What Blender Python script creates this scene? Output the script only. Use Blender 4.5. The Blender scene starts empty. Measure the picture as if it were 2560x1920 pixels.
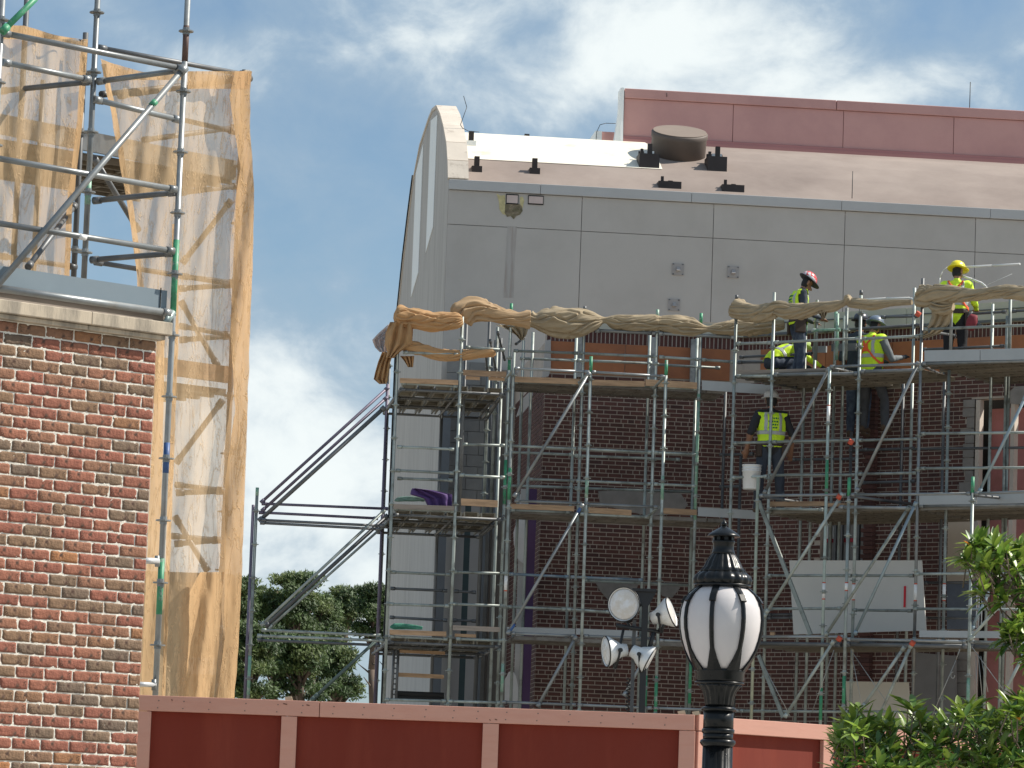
import bpy, math, random
import numpy as np
from mathutils import Vector as V, Matrix, noise
random.seed(7)
R_ = math.radians
C = bpy.context.scene.collection
sc = bpy.context.scene

# ------------------------------------------------------------------ camera
FPX = 10000.0                    # focal length in photograph pixels (2560 wide)
PITCH, ROLL = R_(7.07), R_(2.06)
EYE = V((0, 0, 1.6))
fw = V((0, math.cos(PITCH), math.sin(PITCH))); up0 = V((0, -math.sin(PITCH), math.cos(PITCH))); r0 = V((1, 0, 0))
CR = r0*math.cos(ROLL) + up0*math.sin(ROLL); CU = up0*math.cos(ROLL) - r0*math.sin(ROLL)
cam = bpy.data.cameras.new('camera'); camo = bpy.data.objects.new('camera', cam); C.objects.link(camo)
m = Matrix((CR, CU, -fw)).transposed().to_4x4(); m.translation = EYE
camo.matrix_world = m
cam.sensor_width = 36; cam.lens = 36*FPX/2560; cam.clip_start = .5; cam.clip_end = 3000
sc.camera = camo
sc.render.resolution_x, sc.render.resolution_y = 1024, 768

# ------------------------------------------------------------------ light
SAZ, SEL = R_(8), R_(46)        # sun: to the right and a little beyond the facades
S = V((math.cos(SAZ)*math.cos(SEL), math.sin(SAZ)*math.cos(SEL), math.sin(SEL)))
sl = bpy.data.lights.new('sun', 'SUN'); sl.energy = 5.0; sl.angle = R_(.5); sl.color = (1, .94, .84)
so = bpy.data.objects.new('sun', sl); C.objects.link(so); so.rotation_euler = S.to_track_quat('Z', 'Y').to_euler(); so.location = (20, 0, 40)
w = bpy.data.worlds.new('World'); sc.world = w; w.use_nodes = True
wt = w.node_tree; wn = wt.nodes; wn.clear()
def WN(t, **k):
    n = wn.new(t)
    for a, b in k.items(): setattr(n, a, b)
    return n
def wl(a, b): wt.links.new(a, b)
def wm(op, a, b=None, c=None, clamp=False):
    n = WN('ShaderNodeMath', operation=op); n.use_clamp = clamp
    for i, x in enumerate((a, b, c)):
        if x is None: continue
        if isinstance(x, (int, float)): n.inputs[i].default_value = x
        else: wl(x, n.inputs[i])
    return n.outputs[0]
sky = WN('ShaderNodeTexSky', sky_type='NISHITA'); sky.sun_disc = False
sky.sun_elevation = SEL; sky.sun_rotation = R_(82); sky.air_density = 1.0; sky.dust_density = .7; sky.ozone_density = 2.0
tc = WN('ShaderNodeTexCoord'); sep = WN('ShaderNodeSeparateXYZ'); wl(tc.outputs['Generated'], sep.inputs[0])
az = wm('ARCTAN2', sep.outputs[0], sep.outputs[1]); el = wm('ARCSINE', sep.outputs[2])
mapn = WN('ShaderNodeMapping'); mapn.inputs['Scale'].default_value = (1, 1, 1.35); mapn.inputs['Location'].default_value = (.31, .2, .13)
wl(tc.outputs['Generated'], mapn.inputs['Vector'])
def wnoise(scale, detail, rough, dist=0):
    n = WN('ShaderNodeTexNoise'); n.inputs['Scale'].default_value = scale; n.inputs['Detail'].default_value = detail
    n.inputs['Roughness'].default_value = rough; n.inputs['Distortion'].default_value = dist
    wl(mapn.outputs[0], n.inputs['Vector']); return n.outputs['Fac']
n1 = wnoise(15, 8, .52, .5); n2 = wnoise(36, 8, .6, .3)
dens = wm('ADD', wm('MULTIPLY', wm('SUBTRACT', n1, .5), 3.6), wm('MULTIPLY', wm('SUBTRACT', n2, .5), 2.6))
# where the clouds of this day stand: azimuth px, elevation px, radii px, amount
for (cx, cy, rx, ry, am) in [(1620, 50, 400, 140, .75), (2000, 180, 320, 110, .75), (1380, 190, 160, 90, .35), (900, 60, 200, 120, .65), (300, 110, 420, 130, .38), (1150, 250, 160, 110, .6),
                             (760, 980, 330, 240, 1.1), (780, 1330, 400, 200, .55), (2400, 30, 200, 160, -.6), (2250, 60, 160, 80, -.3),
                             (730, 560, 220, 190, -.95), (1290, 70, 110, 110, -.75), (1040, 480, 200, 200, -.4), (280, 420, 300, 220, -.1), (560, 0, 300, 50, -.3), (1480, 300, 90, 90, -.35)]:
    u = (cx-1280)/FPX; hy = 2200 + .036*(cx-1280); v = math.atan((hy-cy)/FPX)
    a = wm('POWER', wm('DIVIDE', wm('SUBTRACT', az, u), rx/FPX), 2.0); b = wm('POWER', wm('DIVIDE', wm('SUBTRACT', el, v), ry/FPX), 2.0)
    g = wm('MULTIPLY', wm('EXPONENT', wm('MULTIPLY', wm('ADD', a, b), -.7)), am)
    dens = wm('ADD', dens, g)
c1 = WN('ShaderNodeMapRange', interpolation_type='SMOOTHSTEP'); wl(dens, c1.inputs[0]); c1.inputs[1].default_value = -1.25; c1.inputs[2].default_value = .95
thin = wm('MULTIPLY', c1.outputs[0], .98)
skyc = WN('ShaderNodeMix', data_type='RGBA', blend_type='MULTIPLY'); skyc.inputs[0].default_value = 1; wl(sky.outputs[0], skyc.inputs[6]); skyc.inputs[7].default_value = (.8, .86, .88, 1)
shd = WN('ShaderNodeMapRange', interpolation_type='SMOOTHSTEP'); wl(dens, shd.inputs[0]); shd.inputs[1].default_value = -.1; shd.inputs[2].default_value = 1.5
cl = WN('ShaderNodeMix', data_type='RGBA'); wl(shd.outputs[0], cl.inputs[0]); cl.inputs[6].default_value = (3.0, 4.0, 5.0, 1); cl.inputs[7].default_value = (7.4, 7.9, 7.9, 1)
mx = WN('ShaderNodeMix', data_type='RGBA'); wl(thin, mx.inputs[0]); wl(skyc.outputs[2], mx.inputs[6]); wl(cl.outputs[2], mx.inputs[7])
bg = WN('ShaderNodeBackground'); bg.inputs[1].default_value = .1; wl(mx.outputs[2], bg.inputs[0])
wo = WN('ShaderNodeOutputWorld'); wl(bg.outputs[0], wo.inputs[0])
sc.view_settings.view_transform = 'Standard'; sc.view_settings.look = 'None'; sc.view_settings.gamma = 1; sc.view_settings.exposure = 0.32
sc.cycles.transparent_max_bounces = 24; sc.cycles.max_bounces = 8

# ------------------------------------------------------------------ geometry helpers
def ray(px, py): return fw + CR*((px-1280)/FPX) + CU*((960-py)/FPX)
def pt(px, py, D):
    d = ray(px, py); return EYE + d*(D/d.y)
class Plane:                     # a vertical plane; s runs to the right, t runs away from the viewer
    def __init__(s, px, D, ang, off=0, py=1000):
        s.d = V((math.cos(ang), math.sin(ang), 0)); s.n = V((-math.sin(ang), math.cos(ang), 0))
        p = pt(px, py, D); s.o = V((p.x, p.y, 0)) + s.n*off; s.ang = ang
    def at(s, px, py, off=0):
        d = ray(px, py); k = (s.n.dot(s.o + s.n*off - EYE))/s.n.dot(d); return EYE + d*k
    def st(s, px, py, off=0):
        p = s.at(px, py, off); return (p - s.o).dot(s.d), p.z
    def P(s, a, t, z): return s.o + s.d*a + s.n*t + V((0, 0, z))

class MB:
    def __init__(s): s.v = []; s.f = []; s.sm = []
    def quad(s, a, b, c, d): i = len(s.v); s.v += [a, b, c, d]; s.f.append((i, i+1, i+2, i+3)); s.sm.append(False)
    def poly(s, pts): i = len(s.v); s.v += pts; s.f.append(tuple(range(i, i+len(pts)))); s.sm.append(False)
    def hexa(s, p):              # 8 corners: bottom ring 0-3, top ring 4-7
        i = len(s.v); s.v += list(p)
        for f in ((3, 2, 1, 0), (4, 5, 6, 7), (0, 1, 5, 4), (1, 2, 6, 5), (2, 3, 7, 6), (3, 0, 4, 7)):
            s.f.append(tuple(i+k for k in f)); s.sm.append(False)
    def pbox(s, pl, s0, s1, t0, t1, z0, z1):
        s.hexa([pl.P(a, t, z) for z in (z0, z1) for a, t in ((s0, t0), (s1, t0), (s1, t1), (s0, t1))])
    def box(s, c, x, y, z):      # centre and three half vectors
        s.hexa([c+x*i+y*j+z*k for k in (-1, 1) for i, j in ((-1, -1), (1, -1), (1, 1), (-1, 1))])
    def prism(s, pts, dv):       # polygon pts extruded by vector dv
        i = len(s.v); n = len(pts); s.v += list(pts) + [p+dv for p in pts]
        s.f.append(tuple(i+k for k in range(n))[::-1]); s.f.append(tuple(i+n+k for k in range(n))); s.sm += [False, False]
        for k in range(n): s.f.append((i+k, i+(k+1) % n, i+n+(k+1) % n, i+n+k)); s.sm.append(False)
    def rings(s, rr, closed=True, caps=True, smooth=True):
        i = len(s.v); n = len(rr[0])
        for r in rr: s.v += list(r)
        for a in range(len(rr)-1):
            for k in range(n if closed else n-1):
                k2 = (k+1) % n
                s.f.append((i+a*n+k, i+a*n+k2, i+(a+1)*n+k2, i+(a+1)*n+k)); s.sm.append(smooth)
        if caps and closed:
            s.f.append(tuple(i+k for k in range(n))[::-1]); s.f.append(tuple(i+(len(rr)-1)*n+k for k in range(n))); s.sm += [False, False]
    def tube(s, p, q, r, n=10, r2=None, head=0):
        ax = (q-p).normalized(); a = ax.orthogonal().normalized(); b = ax.cross(a)
        if r2 is None: r2 = r
        rg = lambda c, rad: [c + a*math.cos(2*math.pi*k/n)*rad + b*math.sin(2*math.pi*k/n)*rad for k in range(n)]
        s.rings([rg(p, r), rg(q, r2)])
        if head:
            L = .07
            s.rings([rg(p, r*head), rg(p+ax*L, r*head)]); s.rings([rg(q-ax*L, r*head), rg(q, r*head)])
    def path(s, pts, r, n=6):
        for a, b in zip(pts, pts[1:]): s.tube(a, b, r, n)
    def lathe(s, c, axis, prof, n=24, mod=None, smooth=True, caps=True):
        ax = axis.normalized(); a = ax.orthogonal().normalized() if abs(ax.z) < .99 else V((1, 0, 0)); b = ax.cross(a)
        rr = []
        for (h, r) in prof:
            ring = []
            for k in range(n):
                th = 2*math.pi*k/n; rad = r*(mod(th, h) if mod else 1)
                ring.append(c + ax*h + a*math.cos(th)*rad + b*math.sin(th)*rad)
            rr.append(ring)
        s.rings(rr, caps=caps, smooth=smooth)
    def build(s, name, mat, parent=None, kind=None, label=None, cat=None, group=None, bevel=0):
        me = bpy.data.meshes.new(name); o = bpy.data.objects.new(name, me); C.objects.link(o)
        if parent is not None: L = base_of(parent)
        else:
            L = V((sum(v.x for v in s.v)/len(s.v), sum(v.y for v in s.v)/len(s.v), min(v.z for v in s.v))) if s.v else V((0, 0, 0))
        me.from_pydata([tuple(v-L) for v in s.v], [], s.f); me.polygons.foreach_set('use_smooth', s.sm)
        for mm in (mat if isinstance(mat, (list, tuple)) else [mat]): me.materials.append(mm)
        me.update()
        if parent is not None: o.parent = parent
        else: o.location = L
        BASE[o.name] = L
        if kind: o['kind'] = kind
        if label: o['label'] = label
        if cat: o['category'] = cat
        if group: o['group'] = group
        if bevel:
            b = o.modifiers.new('bevel', 'BEVEL'); b.width = bevel; b.segments = 2; b.limit_method = 'ANGLE'
        return o
BASE = {}
def base_of(o): return BASE[o.name]
def thing(name, label, cat, loc, group=None):
    o = bpy.data.objects.new(name, None); C.objects.link(o); o.location = loc; BASE[o.name] = V(loc); o.empty_display_size = .2
    o['label'] = label; o['category'] = cat
    if group: o['group'] = group
    return o
def inst(name, mesh, parent, loc, rot=None, scale=None):   # shares mesh data; loc is a world position
    o = bpy.data.objects.new(name, mesh); C.objects.link(o); o.parent = parent; o.location = V(loc) - base_of(parent)
    if rot is not None: o.rotation_euler = rot
    if scale is not None: o.scale = scale
    BASE[o.name] = base_of(parent)
    return o

# ------------------------------------------------------------------ materials
MC = {}
def mat(name, col, rough=.7, metal=0, var=.12, vs=3.0, bump=0, bs=40, bd=.01, rnd=0, isl=0, col2=None, c2s=2.0, c2t=(.45, .65), spec=.5, streak=None, alpha=None, trans=0, coat=0, ramp=None, crack=None):
    if name in MC: return MC[name]
    m = bpy.data.materials.new(name); m.use_nodes = True; nt = m.node_tree; N = nt.nodes; L = nt.links; b = N['Principled BSDF']
    b.inputs['Roughness'].default_value = rough; b.inputs['Metallic'].default_value = metal
    b.inputs['Specular IOR Level'].default_value = spec; b.inputs['Coat Weight'].default_value = coat
    t = N.new('ShaderNodeTexCoord'); mp = N.new('ShaderNodeMapping'); L.new(t.outputs['Object'], mp.inputs[0])
    if streak: mp.inputs['Scale'].default_value = streak
    def nz(sc_, d=5, r=.6):
        n = N.new('ShaderNodeTexNoise'); n.inputs['Scale'].default_value = sc_; n.inputs['Detail'].default_value = d; n.inputs['Roughness'].default_value = r; L.new(mp.outputs[0], n.inputs[0]); return n.outputs['Fac']
    def mix(f, a, c, bt='MIX'):
        n = N.new('ShaderNodeMix'); n.data_type = 'RGBA'; n.blend_type = bt
        for i, x in ((0, f), (6, a), (7, c)):
            if isinstance(x, float): n.inputs[i].default_value = x
            elif isinstance(x, tuple): n.inputs[i].default_value = (*x, 1) if len(x) == 3 else x
            else: L.new(x, n.inputs[i])
        return n.outputs[2]
    base = tuple(col)
    if ramp:
        oi = N.new('ShaderNodeObjectInfo'); cr = N.new('ShaderNodeValToRGB'); cr.color_ramp.interpolation = 'LINEAR'; L.new(oi.outputs['Random'], cr.inputs[0])
        if isl: 
            gi = N.new('ShaderNodeNewGeometry'); L.new(gi.outputs['Random Per Island'], cr.inputs[0])
        e = cr.color_ramp.elements; e[0].position = 0; e[0].color = (*ramp[0][1], 1); e[1].position = 1; e[1].color = (*ramp[-1][1], 1)
        for p_, c_ in ramp[1:-1]: x = e.new(p_); x.color = (*c_, 1)
        base = cr.outputs[0]
    if col2:
        mr = N.new('ShaderNodeMapRange'); mr.inputs[1].default_value, mr.inputs[2].default_value = c2t; L.new(nz(c2s, 7, .65), mr.inputs[0])
        base = mix(mr.outputs[0], base, tuple(col2))
    if crack:
        cn = N.new('ShaderNodeMath'); cn.operation = 'SUBTRACT'; cn.inputs[1].default_value = .5; L.new(nz(16, 3, .5), cn.inputs[0])
        ca = N.new('ShaderNodeMath'); ca.operation = 'ABSOLUTE'; L.new(cn.outputs[0], ca.inputs[0])
        c3 = N.new('ShaderNodeMapRange'); L.new(ca.outputs[0], c3.inputs[0]); c3.inputs[1].default_value = 0; c3.inputs[2].default_value = .022; c3.inputs[3].default_value = 1; c3.inputs[4].default_value = 0
        c4 = N.new('ShaderNodeMapRange'); L.new(nz(7, 2, .5), c4.inputs[0]); c4.inputs[1].default_value = .48; c4.inputs[2].default_value = .56
        c5 = N.new('ShaderNodeMath'); c5.operation = 'MULTIPLY'; L.new(c3.outputs[0], c5.inputs[0]); L.new(c4.outputs[0], c5.inputs[1])
        base = mix(c5.outputs[0], base, tuple(crack))
    mv = N.new('ShaderNodeMapRange'); L.new(nz(vs), mv.inputs[0]); mv.inputs[1].default_value = .25; mv.inputs[2].default_value = .75; mv.inputs[3].default_value = 1-var; mv.inputs[4].default_value = 1+var
    val = mv.outputs[0]
    if rnd:
        src = N.new('ShaderNodeNewGeometry').outputs['Random Per Island'] if isl else N.new('ShaderNodeObjectInfo').outputs['Random']
        mr = N.new('ShaderNodeMapRange'); L.new(src, mr.inputs[0]); mr.inputs[3].default_value = 1-rnd; mr.inputs[4].default_value = 1+rnd
        mm = N.new('ShaderNodeMath'); mm.operation = 'MULTIPLY'; L.new(val, mm.inputs[0]); L.new(mr.outputs[0], mm.inputs[1]); val = mm.outputs[0]
    hs = N.new('ShaderNodeHueSaturation'); L.new(val, hs.inputs['Value'])
    if isinstance(base, tuple): hs.inputs['Color'].default_value = (*base, 1)
    else: L.new(base, hs.inputs['Color'])
    L.new(hs.outputs[0], b.inputs['Base Color'])
    if bump:
        bp = N.new('ShaderNodeBump'); bp.inputs['Strength'].default_value = bump; bp.inputs['Distance'].default_value = bd; L.new(nz(bs, 6, .6), bp.inputs['Height']); L.new(bp.outputs[0], b.inputs['Normal'])
    rr = N.new('ShaderNodeMapRange'); L.new(nz(vs*2.3), rr.inputs[0]); rr.inputs[3].default_value = max(0, rough-.12); rr.inputs[4].default_value = min(1, rough+.12); L.new(rr.outputs[0], b.inputs['Roughness'])
    out = N['Material Output']; sh = b.outputs[0]
    if trans:
        tr = N.new('ShaderNodeBsdfTranslucent'); L.new(hs.outputs[0], tr.inputs[0]); ms = N.new('ShaderNodeMixShader'); ms.inputs[0].default_value = trans; L.new(sh, ms.inputs[1]); L.new(tr.outputs[0], ms.inputs[2]); sh = ms.outputs[0]
    if alpha is not None:      # woven net: see-through share varies with folds
        fb_ = N.new('ShaderNodeBump'); fb_.inputs['Strength'].default_value = .8; fb_.inputs['Distance'].default_value = .02; fb_.invert = True
        tp = N.new('ShaderNodeBsdfTransparent'); ms = N.new('ShaderNodeMixShader')
        mp2 = N.new('ShaderNodeMapping'); mp2.inputs['Scale'].default_value = (9, 9, 2.2); L.new(t.outputs['Object'], mp2.inputs[0])
        n = N.new('ShaderNodeTexNoise'); n.inputs['Scale'].default_value = 1.6; n.inputs['Detail'].default_value = 4; n.inputs['Roughness'].default_value = .5; n.inputs['Distortion'].default_value = 1.5; L.new(mp2.outputs[0], n.inputs[0])
        mr = N.new('ShaderNodeMapRange'); L.new(n.outputs['Fac'], mr.inputs[0]); mr.inputs[1].default_value = .3; mr.inputs[2].default_value = .75; mr.inputs[3].default_value = alpha[0]; mr.inputs[4].default_value = alpha[1]
        mp3 = N.new('ShaderNodeMapping'); mp3.inputs['Scale'].default_value = (4.2, 4.2, .8); mp3.inputs['Rotation'].default_value = (0, .12, 0); L.new(t.outputs['Object'], mp3.inputs[0])
        n3 = N.new('ShaderNodeTexNoise'); n3.inputs['Scale'].default_value = 2.6; n3.inputs['Detail'].default_value = 5; n3.inputs['Roughness'].default_value = .6; n3.inputs['Distortion'].default_value = .8; L.new(mp3.outputs[0], n3.inputs[0])
        s3 = N.new('ShaderNodeMath'); s3.operation = 'SUBTRACT'; s3.inputs[1].default_value = .5; L.new(n3.outputs['Fac'], s3.inputs[0]); a3 = N.new('ShaderNodeMath'); a3.operation = 'ABSOLUTE'; L.new(s3.outputs[0], a3.inputs[0])
        r3 = N.new('ShaderNodeMapRange'); L.new(a3.outputs[0], r3.inputs[0]); r3.inputs[1].default_value = 0; r3.inputs[2].default_value = .026; r3.inputs[3].default_value = .24; r3.inputs[4].default_value = 0
        L.new(r3.outputs[0], fb_.inputs['Height']); fb_.invert = False; L.new(fb_.outputs[0], b.inputs['Normal'])
        ad = N.new('ShaderNodeMath'); ad.use_clamp = True; L.new(mr.outputs[0], ad.inputs[0]); L.new(r3.outputs[0], ad.inputs[1])
        L.new(ad.outputs[0], ms.inputs[0]); L.new(tp.outputs[0], ms.inputs[1]); L.new(sh, ms.inputs[2]); sh = ms.outputs[0]
    L.new(sh, out.inputs[0]); MC[name] = m; return m

galv = mat('galvanised_steel', (.25, .265, .27), .42, .45, .25, 4, .15, 60, .002, col2=(.22, .21, .19), c2s=6, c2t=(.5, .75), rnd=.25)
galv_far = mat('weathered_scaffold_steel', (.31, .345, .325), .5, .3, .28, 3, .1, 40, .002, col2=(.14, .14, .12), c2s=5, c2t=(.5, .72), rnd=.3)
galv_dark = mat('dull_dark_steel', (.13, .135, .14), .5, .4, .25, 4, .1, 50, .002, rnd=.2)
purple_steel = mat('violet_grey_steel', (.14, .12, .17), .5, .3, .2, 4)
green_p = mat('green_paint', (.05, .27, .14), .5, 0, .35, 12, col2=(.3, .33, .3), c2s=14, c2t=(.56, .66))
pale_green = mat('faded_green_paint', (.2, .37, .27), .55, .1, .3, 12, col2=(.35, .37, .35), c2s=12, c2t=(.5, .65))
blue_p = mat('blue_paint', (.04, .1, .26), .5, 0, .3, 12, col2=(.3, .33, .35), c2s=14, c2t=(.6, .7))
red_p = mat('red_orange_tape', (.5, .08, .04), .6, 0, .3, 20)
white_s = mat('white_sticker', (.75, .75, .74), .5, 0, .12, 40)
wood = mat('raw_timber', (.42, .27, .16), .75, 0, .25, 2.5, .3, 30, .003, streak=(1, 1, 9), rnd=.2, col2=(.3, .19, .11), c2s=3)
wood_grey = mat('weathered_timber', (.3, .25, .21), .8, 0, .25, 2.5, .3, 30, .003, streak=(1, 1, 9), rnd=.2)
deck_m = mat('steel_deck_plank', (.19, .175, .155), .6, .2, .25, 3, rnd=.2, col2=(.12, .1, .085), c2s=4)
toe_m = mat('grey_toe_board', (.36, .375, .38), .5, .15, .07, 3, rnd=.08)
toe_l = mat('slate_toe_board', (.2, .25, .285), .5, .1, .06, 2)
hole_m = mat('dark_gap', (.02, .02, .02), .9)
LP = 'x'

# ------------------------------------------------------------------ ground
g = MB(); g.quad(V((-1500, -300, 0)), V((1500, -300, 0)), V((1500, 2500, 0)), V((-1500, 2500, 0)))
g.build('ground', mat('site_ground', (.36, .32, .26), .95, 0, .15, .05, .4, .6, .1), kind='structure')
rd = MB(); rd.quad(V((-60, -20, .004)), V((60, -20, .004)), V((60, 24, .004)), V((-60, 24, .004)))
rd.build('pavement', mat('pale_concrete', (.4, .38, .34), .9, 0, .1, .4, .2, 8), kind='structure')

# ------------------------------------------------------------------ grey building with arched gable
GB = Plane(1121, 68, R_(6), py=474)
grey = mat('grey_stucco', (.475, .45, .42), .92, 0, .035, 1.3, .25, 90, .004, col2=(.44, .415, .385), c2s=.8, rnd=.03)
gstain = mat('grey_stucco_streaked', (.47, .45, .42), .92, 0, .06, 2, .25, 60, .004, col2=(.375, .355, .33), c2s=1.4, c2t=(.45, .7), streak=(3, 3, .35))
cope_m = mat('grey_coping', (.46, .465, .465), .8, 0, .05, 2, .1, 30)
gb = thing('grey_building', 'large grey stucco building with arched gable and brown barrel roof behind the scaffold', 'building', GB.P(0, 0, 0))
prof = [(0, 13.54), (.21, 13.88), (.6, 14.26), (1.37, 14.7), (2.1, 15.04), (3.0, 15.36), (3.9, 15.47), (4.64, 15.45), (6.5, 15.27), (7.7, 14.85), (8.6, 14.22), (9.4, 13.56), (10.3, 12.6)]
q = MB(); q.prism([GB.P(0.0, 0.0, 0)] + [GB.P(0.0, t, z) for t, z in prof] + [GB.P(0.0, 10.3, 0)], GB.d*.30); q.build('gable_wall', gstain, gb)
lime = mat('pale_limestone_coping', (.62, .55, .47), .85, 0, .1, 2.5, .2, 20, col2=(.4, .34, .28), c2s=4, c2t=(.58, .72))
def coping_piece(i0, i1):
    c = MB()
    for i in range(i0, i1):
        (t0, z0), (t1, z1) = prof[i], prof[i+1]
        n = V((0, -(z1-z0), (t1-t0))).normalized()
        c.hexa([GB.P(a, t, z)+GB.n*(n.y*o)+V((0, 0, n.z*o)) for o in (0.0, .06) for a, t, z in ((-.02, t0, z0), (.34, t0, z0), (.34, t1, z1), (-.02, t1, z1))])
    return c.build('gable_coping', lime, gb)
for a, b in ((0, 2), (2, 4), (4, 6), (6, 9), (9, 12)): coping_piece(a, b)
whitep = mat('plain_white', (.86, .89, .88), .8, 0, .03, 3)  # plain white, far lighter than the grey wall around the flutes
# two pale flutes down the gable side, cut to a point at the foot
for (t0, t1, zt0, zt1, zb) in ((2.8, 4.15, 15.2, 15.35, 13.0), (5.7, 7.15, 15.2, 14.9, 12.6)):
    c = MB(); c.prism([GB.P(-.012, t0, zb+.16), GB.P(-.012, t0, zt0), GB.P(-.012, t1, zt1), GB.P(-.012, t1, zb-.1)], GB.d*.01); c.build('flute', whitep, gb)
for (t0, z0), (t1, z1) in zip(prof[9:], prof[10:]):
    n = V((0, -(z1-z0), (t1-t0))).normalized()
    c = MB(); c.hexa([GB.P(a, t, z)+GB.n*(n.y*o)+V((0, 0, n.z*o)) for o in (.061, .14) for a, t, z in ((-.04, t0, z0), (.34, t0, z0), (.34, t1, z1), (-.04, t1, z1))]); c.build('edge_flashing', hole_m, gb)
q = MB(); q.pbox(GB, -.04, .3, 10.3, 10.42, 0, 12.6); q.build('edge_flashing', hole_m, gb)
# stucco panels on the front with open joints
zc0 = GB.st(1121, 474)[1]; zc1 = 13.54; zj = GB.st(1123, 561)[1]; gp = .011
xs = [0] + [GB.st(px, py)[0] for px, py in ((1455, 500), (1784, 520), (2112, 540), (2438, 560))]; st_ = xs[-1]-xs[-2]
while xs[-1] < 26: xs.append(xs[-1]+st_)
q = MB(); q.pbox(GB, .02, 26, -.004, .3, 0, 13.3); q.build('wall_backing', mat('joint_shadow_grey', (.2, .19, .185), .95), gb)
for a, b in zip(xs, xs[1:]):
    q = MB(); q.pbox(GB, a+gp/2, b-gp/2, -.03, -.006, zj+gp/2, zc0-.01); q.build('wall_panel', grey, gb)
    q = MB(); q.pbox(GB, a+gp/2, b-gp/2, -.03, -.006, .1, zj-gp/2); q.build('wall_panel', grey, gb)
cs = [0.0] + [GB.st(px, 480)[0] for px in (1350, 1728, 2103, 2475)] + [26]
for a, b in zip(cs, cs[1:]):
    q = MB(); q.pbox(GB, a+.003, b-.003, -.075, .36, zc0, zc1); q.build('coping', cope_m, gb, bevel=.006)
q = MB(); q.pbox(GB, .4, .95, -.034, -.031, 11.9, zj-.05)
# barrel roof
roofp = [(.34, 13.22), (1.0, 13.62), (1.6, 14.0), (2.1, 14.3), (2.8, 14.66), (3.6, 14.97), (4.5, 15.22), (5.6, 15.2), (7, 14.5), (9, 13.2), (10.2, 12.3)]
brown = mat('brown_roof_membrane', (.235, .185, .16), .85, 0, .08, .9, .1, 20, .004, col2=(.32, .26, .225), c2s=.5, c2t=(.35, .65))
q = MB(); q.prism([GB.P(.31, t, z) for t, z in [(.34, 11)] + roofp + [(10.2, 11)]], GB.d*26); q.build('roof', brown, gb)
wroof = mat('white_roof_coating', (.80, .75, .64), .8, 0, .05, 2, .1, 20, .004, col2=(.66, .55, .38), c2s=1.1, c2t=(.58, .72), spec=.2)
q = MB(); sw = GB.st(1640, 380, 3)[0]
for (t0, z0), (t1, z1) in zip(roofp[3:8], roofp[4:9]):
    n = 10
    for k in range(n):
        a = .32 + (sw-.32)*k/n; b = .32+(sw-.32)*(k+1)/n
        q.quad(GB.P(a, t0, z0+.012), GB.P(b, t0, z0+.012), GB.P(b, t1, z1+.012), GB.P(a, t1, z1+.012))
q.build('roof_coating', wroof, gb)
# roof fittings: short duct on a curb
black_m = mat('dark_brown_metal', (.035, .027, .025), .6, .1, .2, 3)
def roof_z(t):
    for (t0, z0), (t1, z1) in zip(roofp, roofp[1:]):
        if t0 <= t <= t1: return z0+(z1-z0)*(t-t0)/(t1-t0)
    return 13.2
def on_roof(px, py):
    best = None
    for i in range(110):
        t = .34+i*.05; p = GB.at(px, py, t); e = abs(p.z-roof_z(t))
        if best is None or e < best[0]: best = (e, t, (p-GB.o).dot(GB.d))
    return best[1], best[2]
for (px, py, wpx, cm) in ((1178, 366, 25, whitep), (1317, 371, 25, whitep), (1192, 430, 26, black_m), (1337, 434, 26, black_m)):
    t, s = on_roof(px, py); z = roof_z(t); hw = wpx*.0070/2
    c = MB(); c.pbox(GB, s-hw, s+hw, t-.02, t+.16, z-.12, z+.1); o = c.build('roof_vent', cm, gb)
    c = MB(); c.pbox(GB, s-.045, s+.045, t+.02, t+.12, z+.1, z+.28); c.build('duct', black_m, o)
t, s = on_roof(1197, 382); z = roof_z(t)
c = MB(); c.tube(GB.P(s, t, z-.05), GB.P(s-.0, t, z+.35), .028, 8); c.tube(GB.P(s, t, z-.05), GB.P(s, t, z+.08), .04, 8); c.build('vent_pipe', black_m, gb)
for (px, py, wpx, hh) in ((1623, 421, 52, .27), (1793, 428, 50, .27), (1675, 470, 58, .13), (1833, 479, 57, .13)):
    t, s = on_roof(px, py); z = roof_z(t); hw = wpx*.0070/2
    c = MB(); c.pbox(GB, s-hw, s+hw, t, t+.04, z-.1, z+hh); c.pbox(GB, s-hw, s-hw+.03, t+.04, t+.4, z-.05, z+hh); c.pbox(GB, s+hw-.03, s+hw, t+.04, t+.4, z-.05, z+hh); c.pbox(GB, s-hw+.03, s+hw-.03, t+.36, t+.4, z-.05, z+hh+(.1 if hh > .2 else .02))
    o = c.build('roof_curb', black_m, gb)
    c = MB(); c.pbox(GB, s-.02, s+.06, t+.1, t+.18, z, z+hh+(.2 if hh > .2 else .03)); c.pbox(GB, s-.15, s-.1, t+.1, t+.15, z, z+hh+.1); c.build('anchor_frame', black_m, o)
    if hh > .25:
        c = MB(); c.pbox(GB, s-.06, s+.12, t+.28, t+.3, z+hh-.05, z+hh+.1); c.build('pale_insert', whitep, o)
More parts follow.
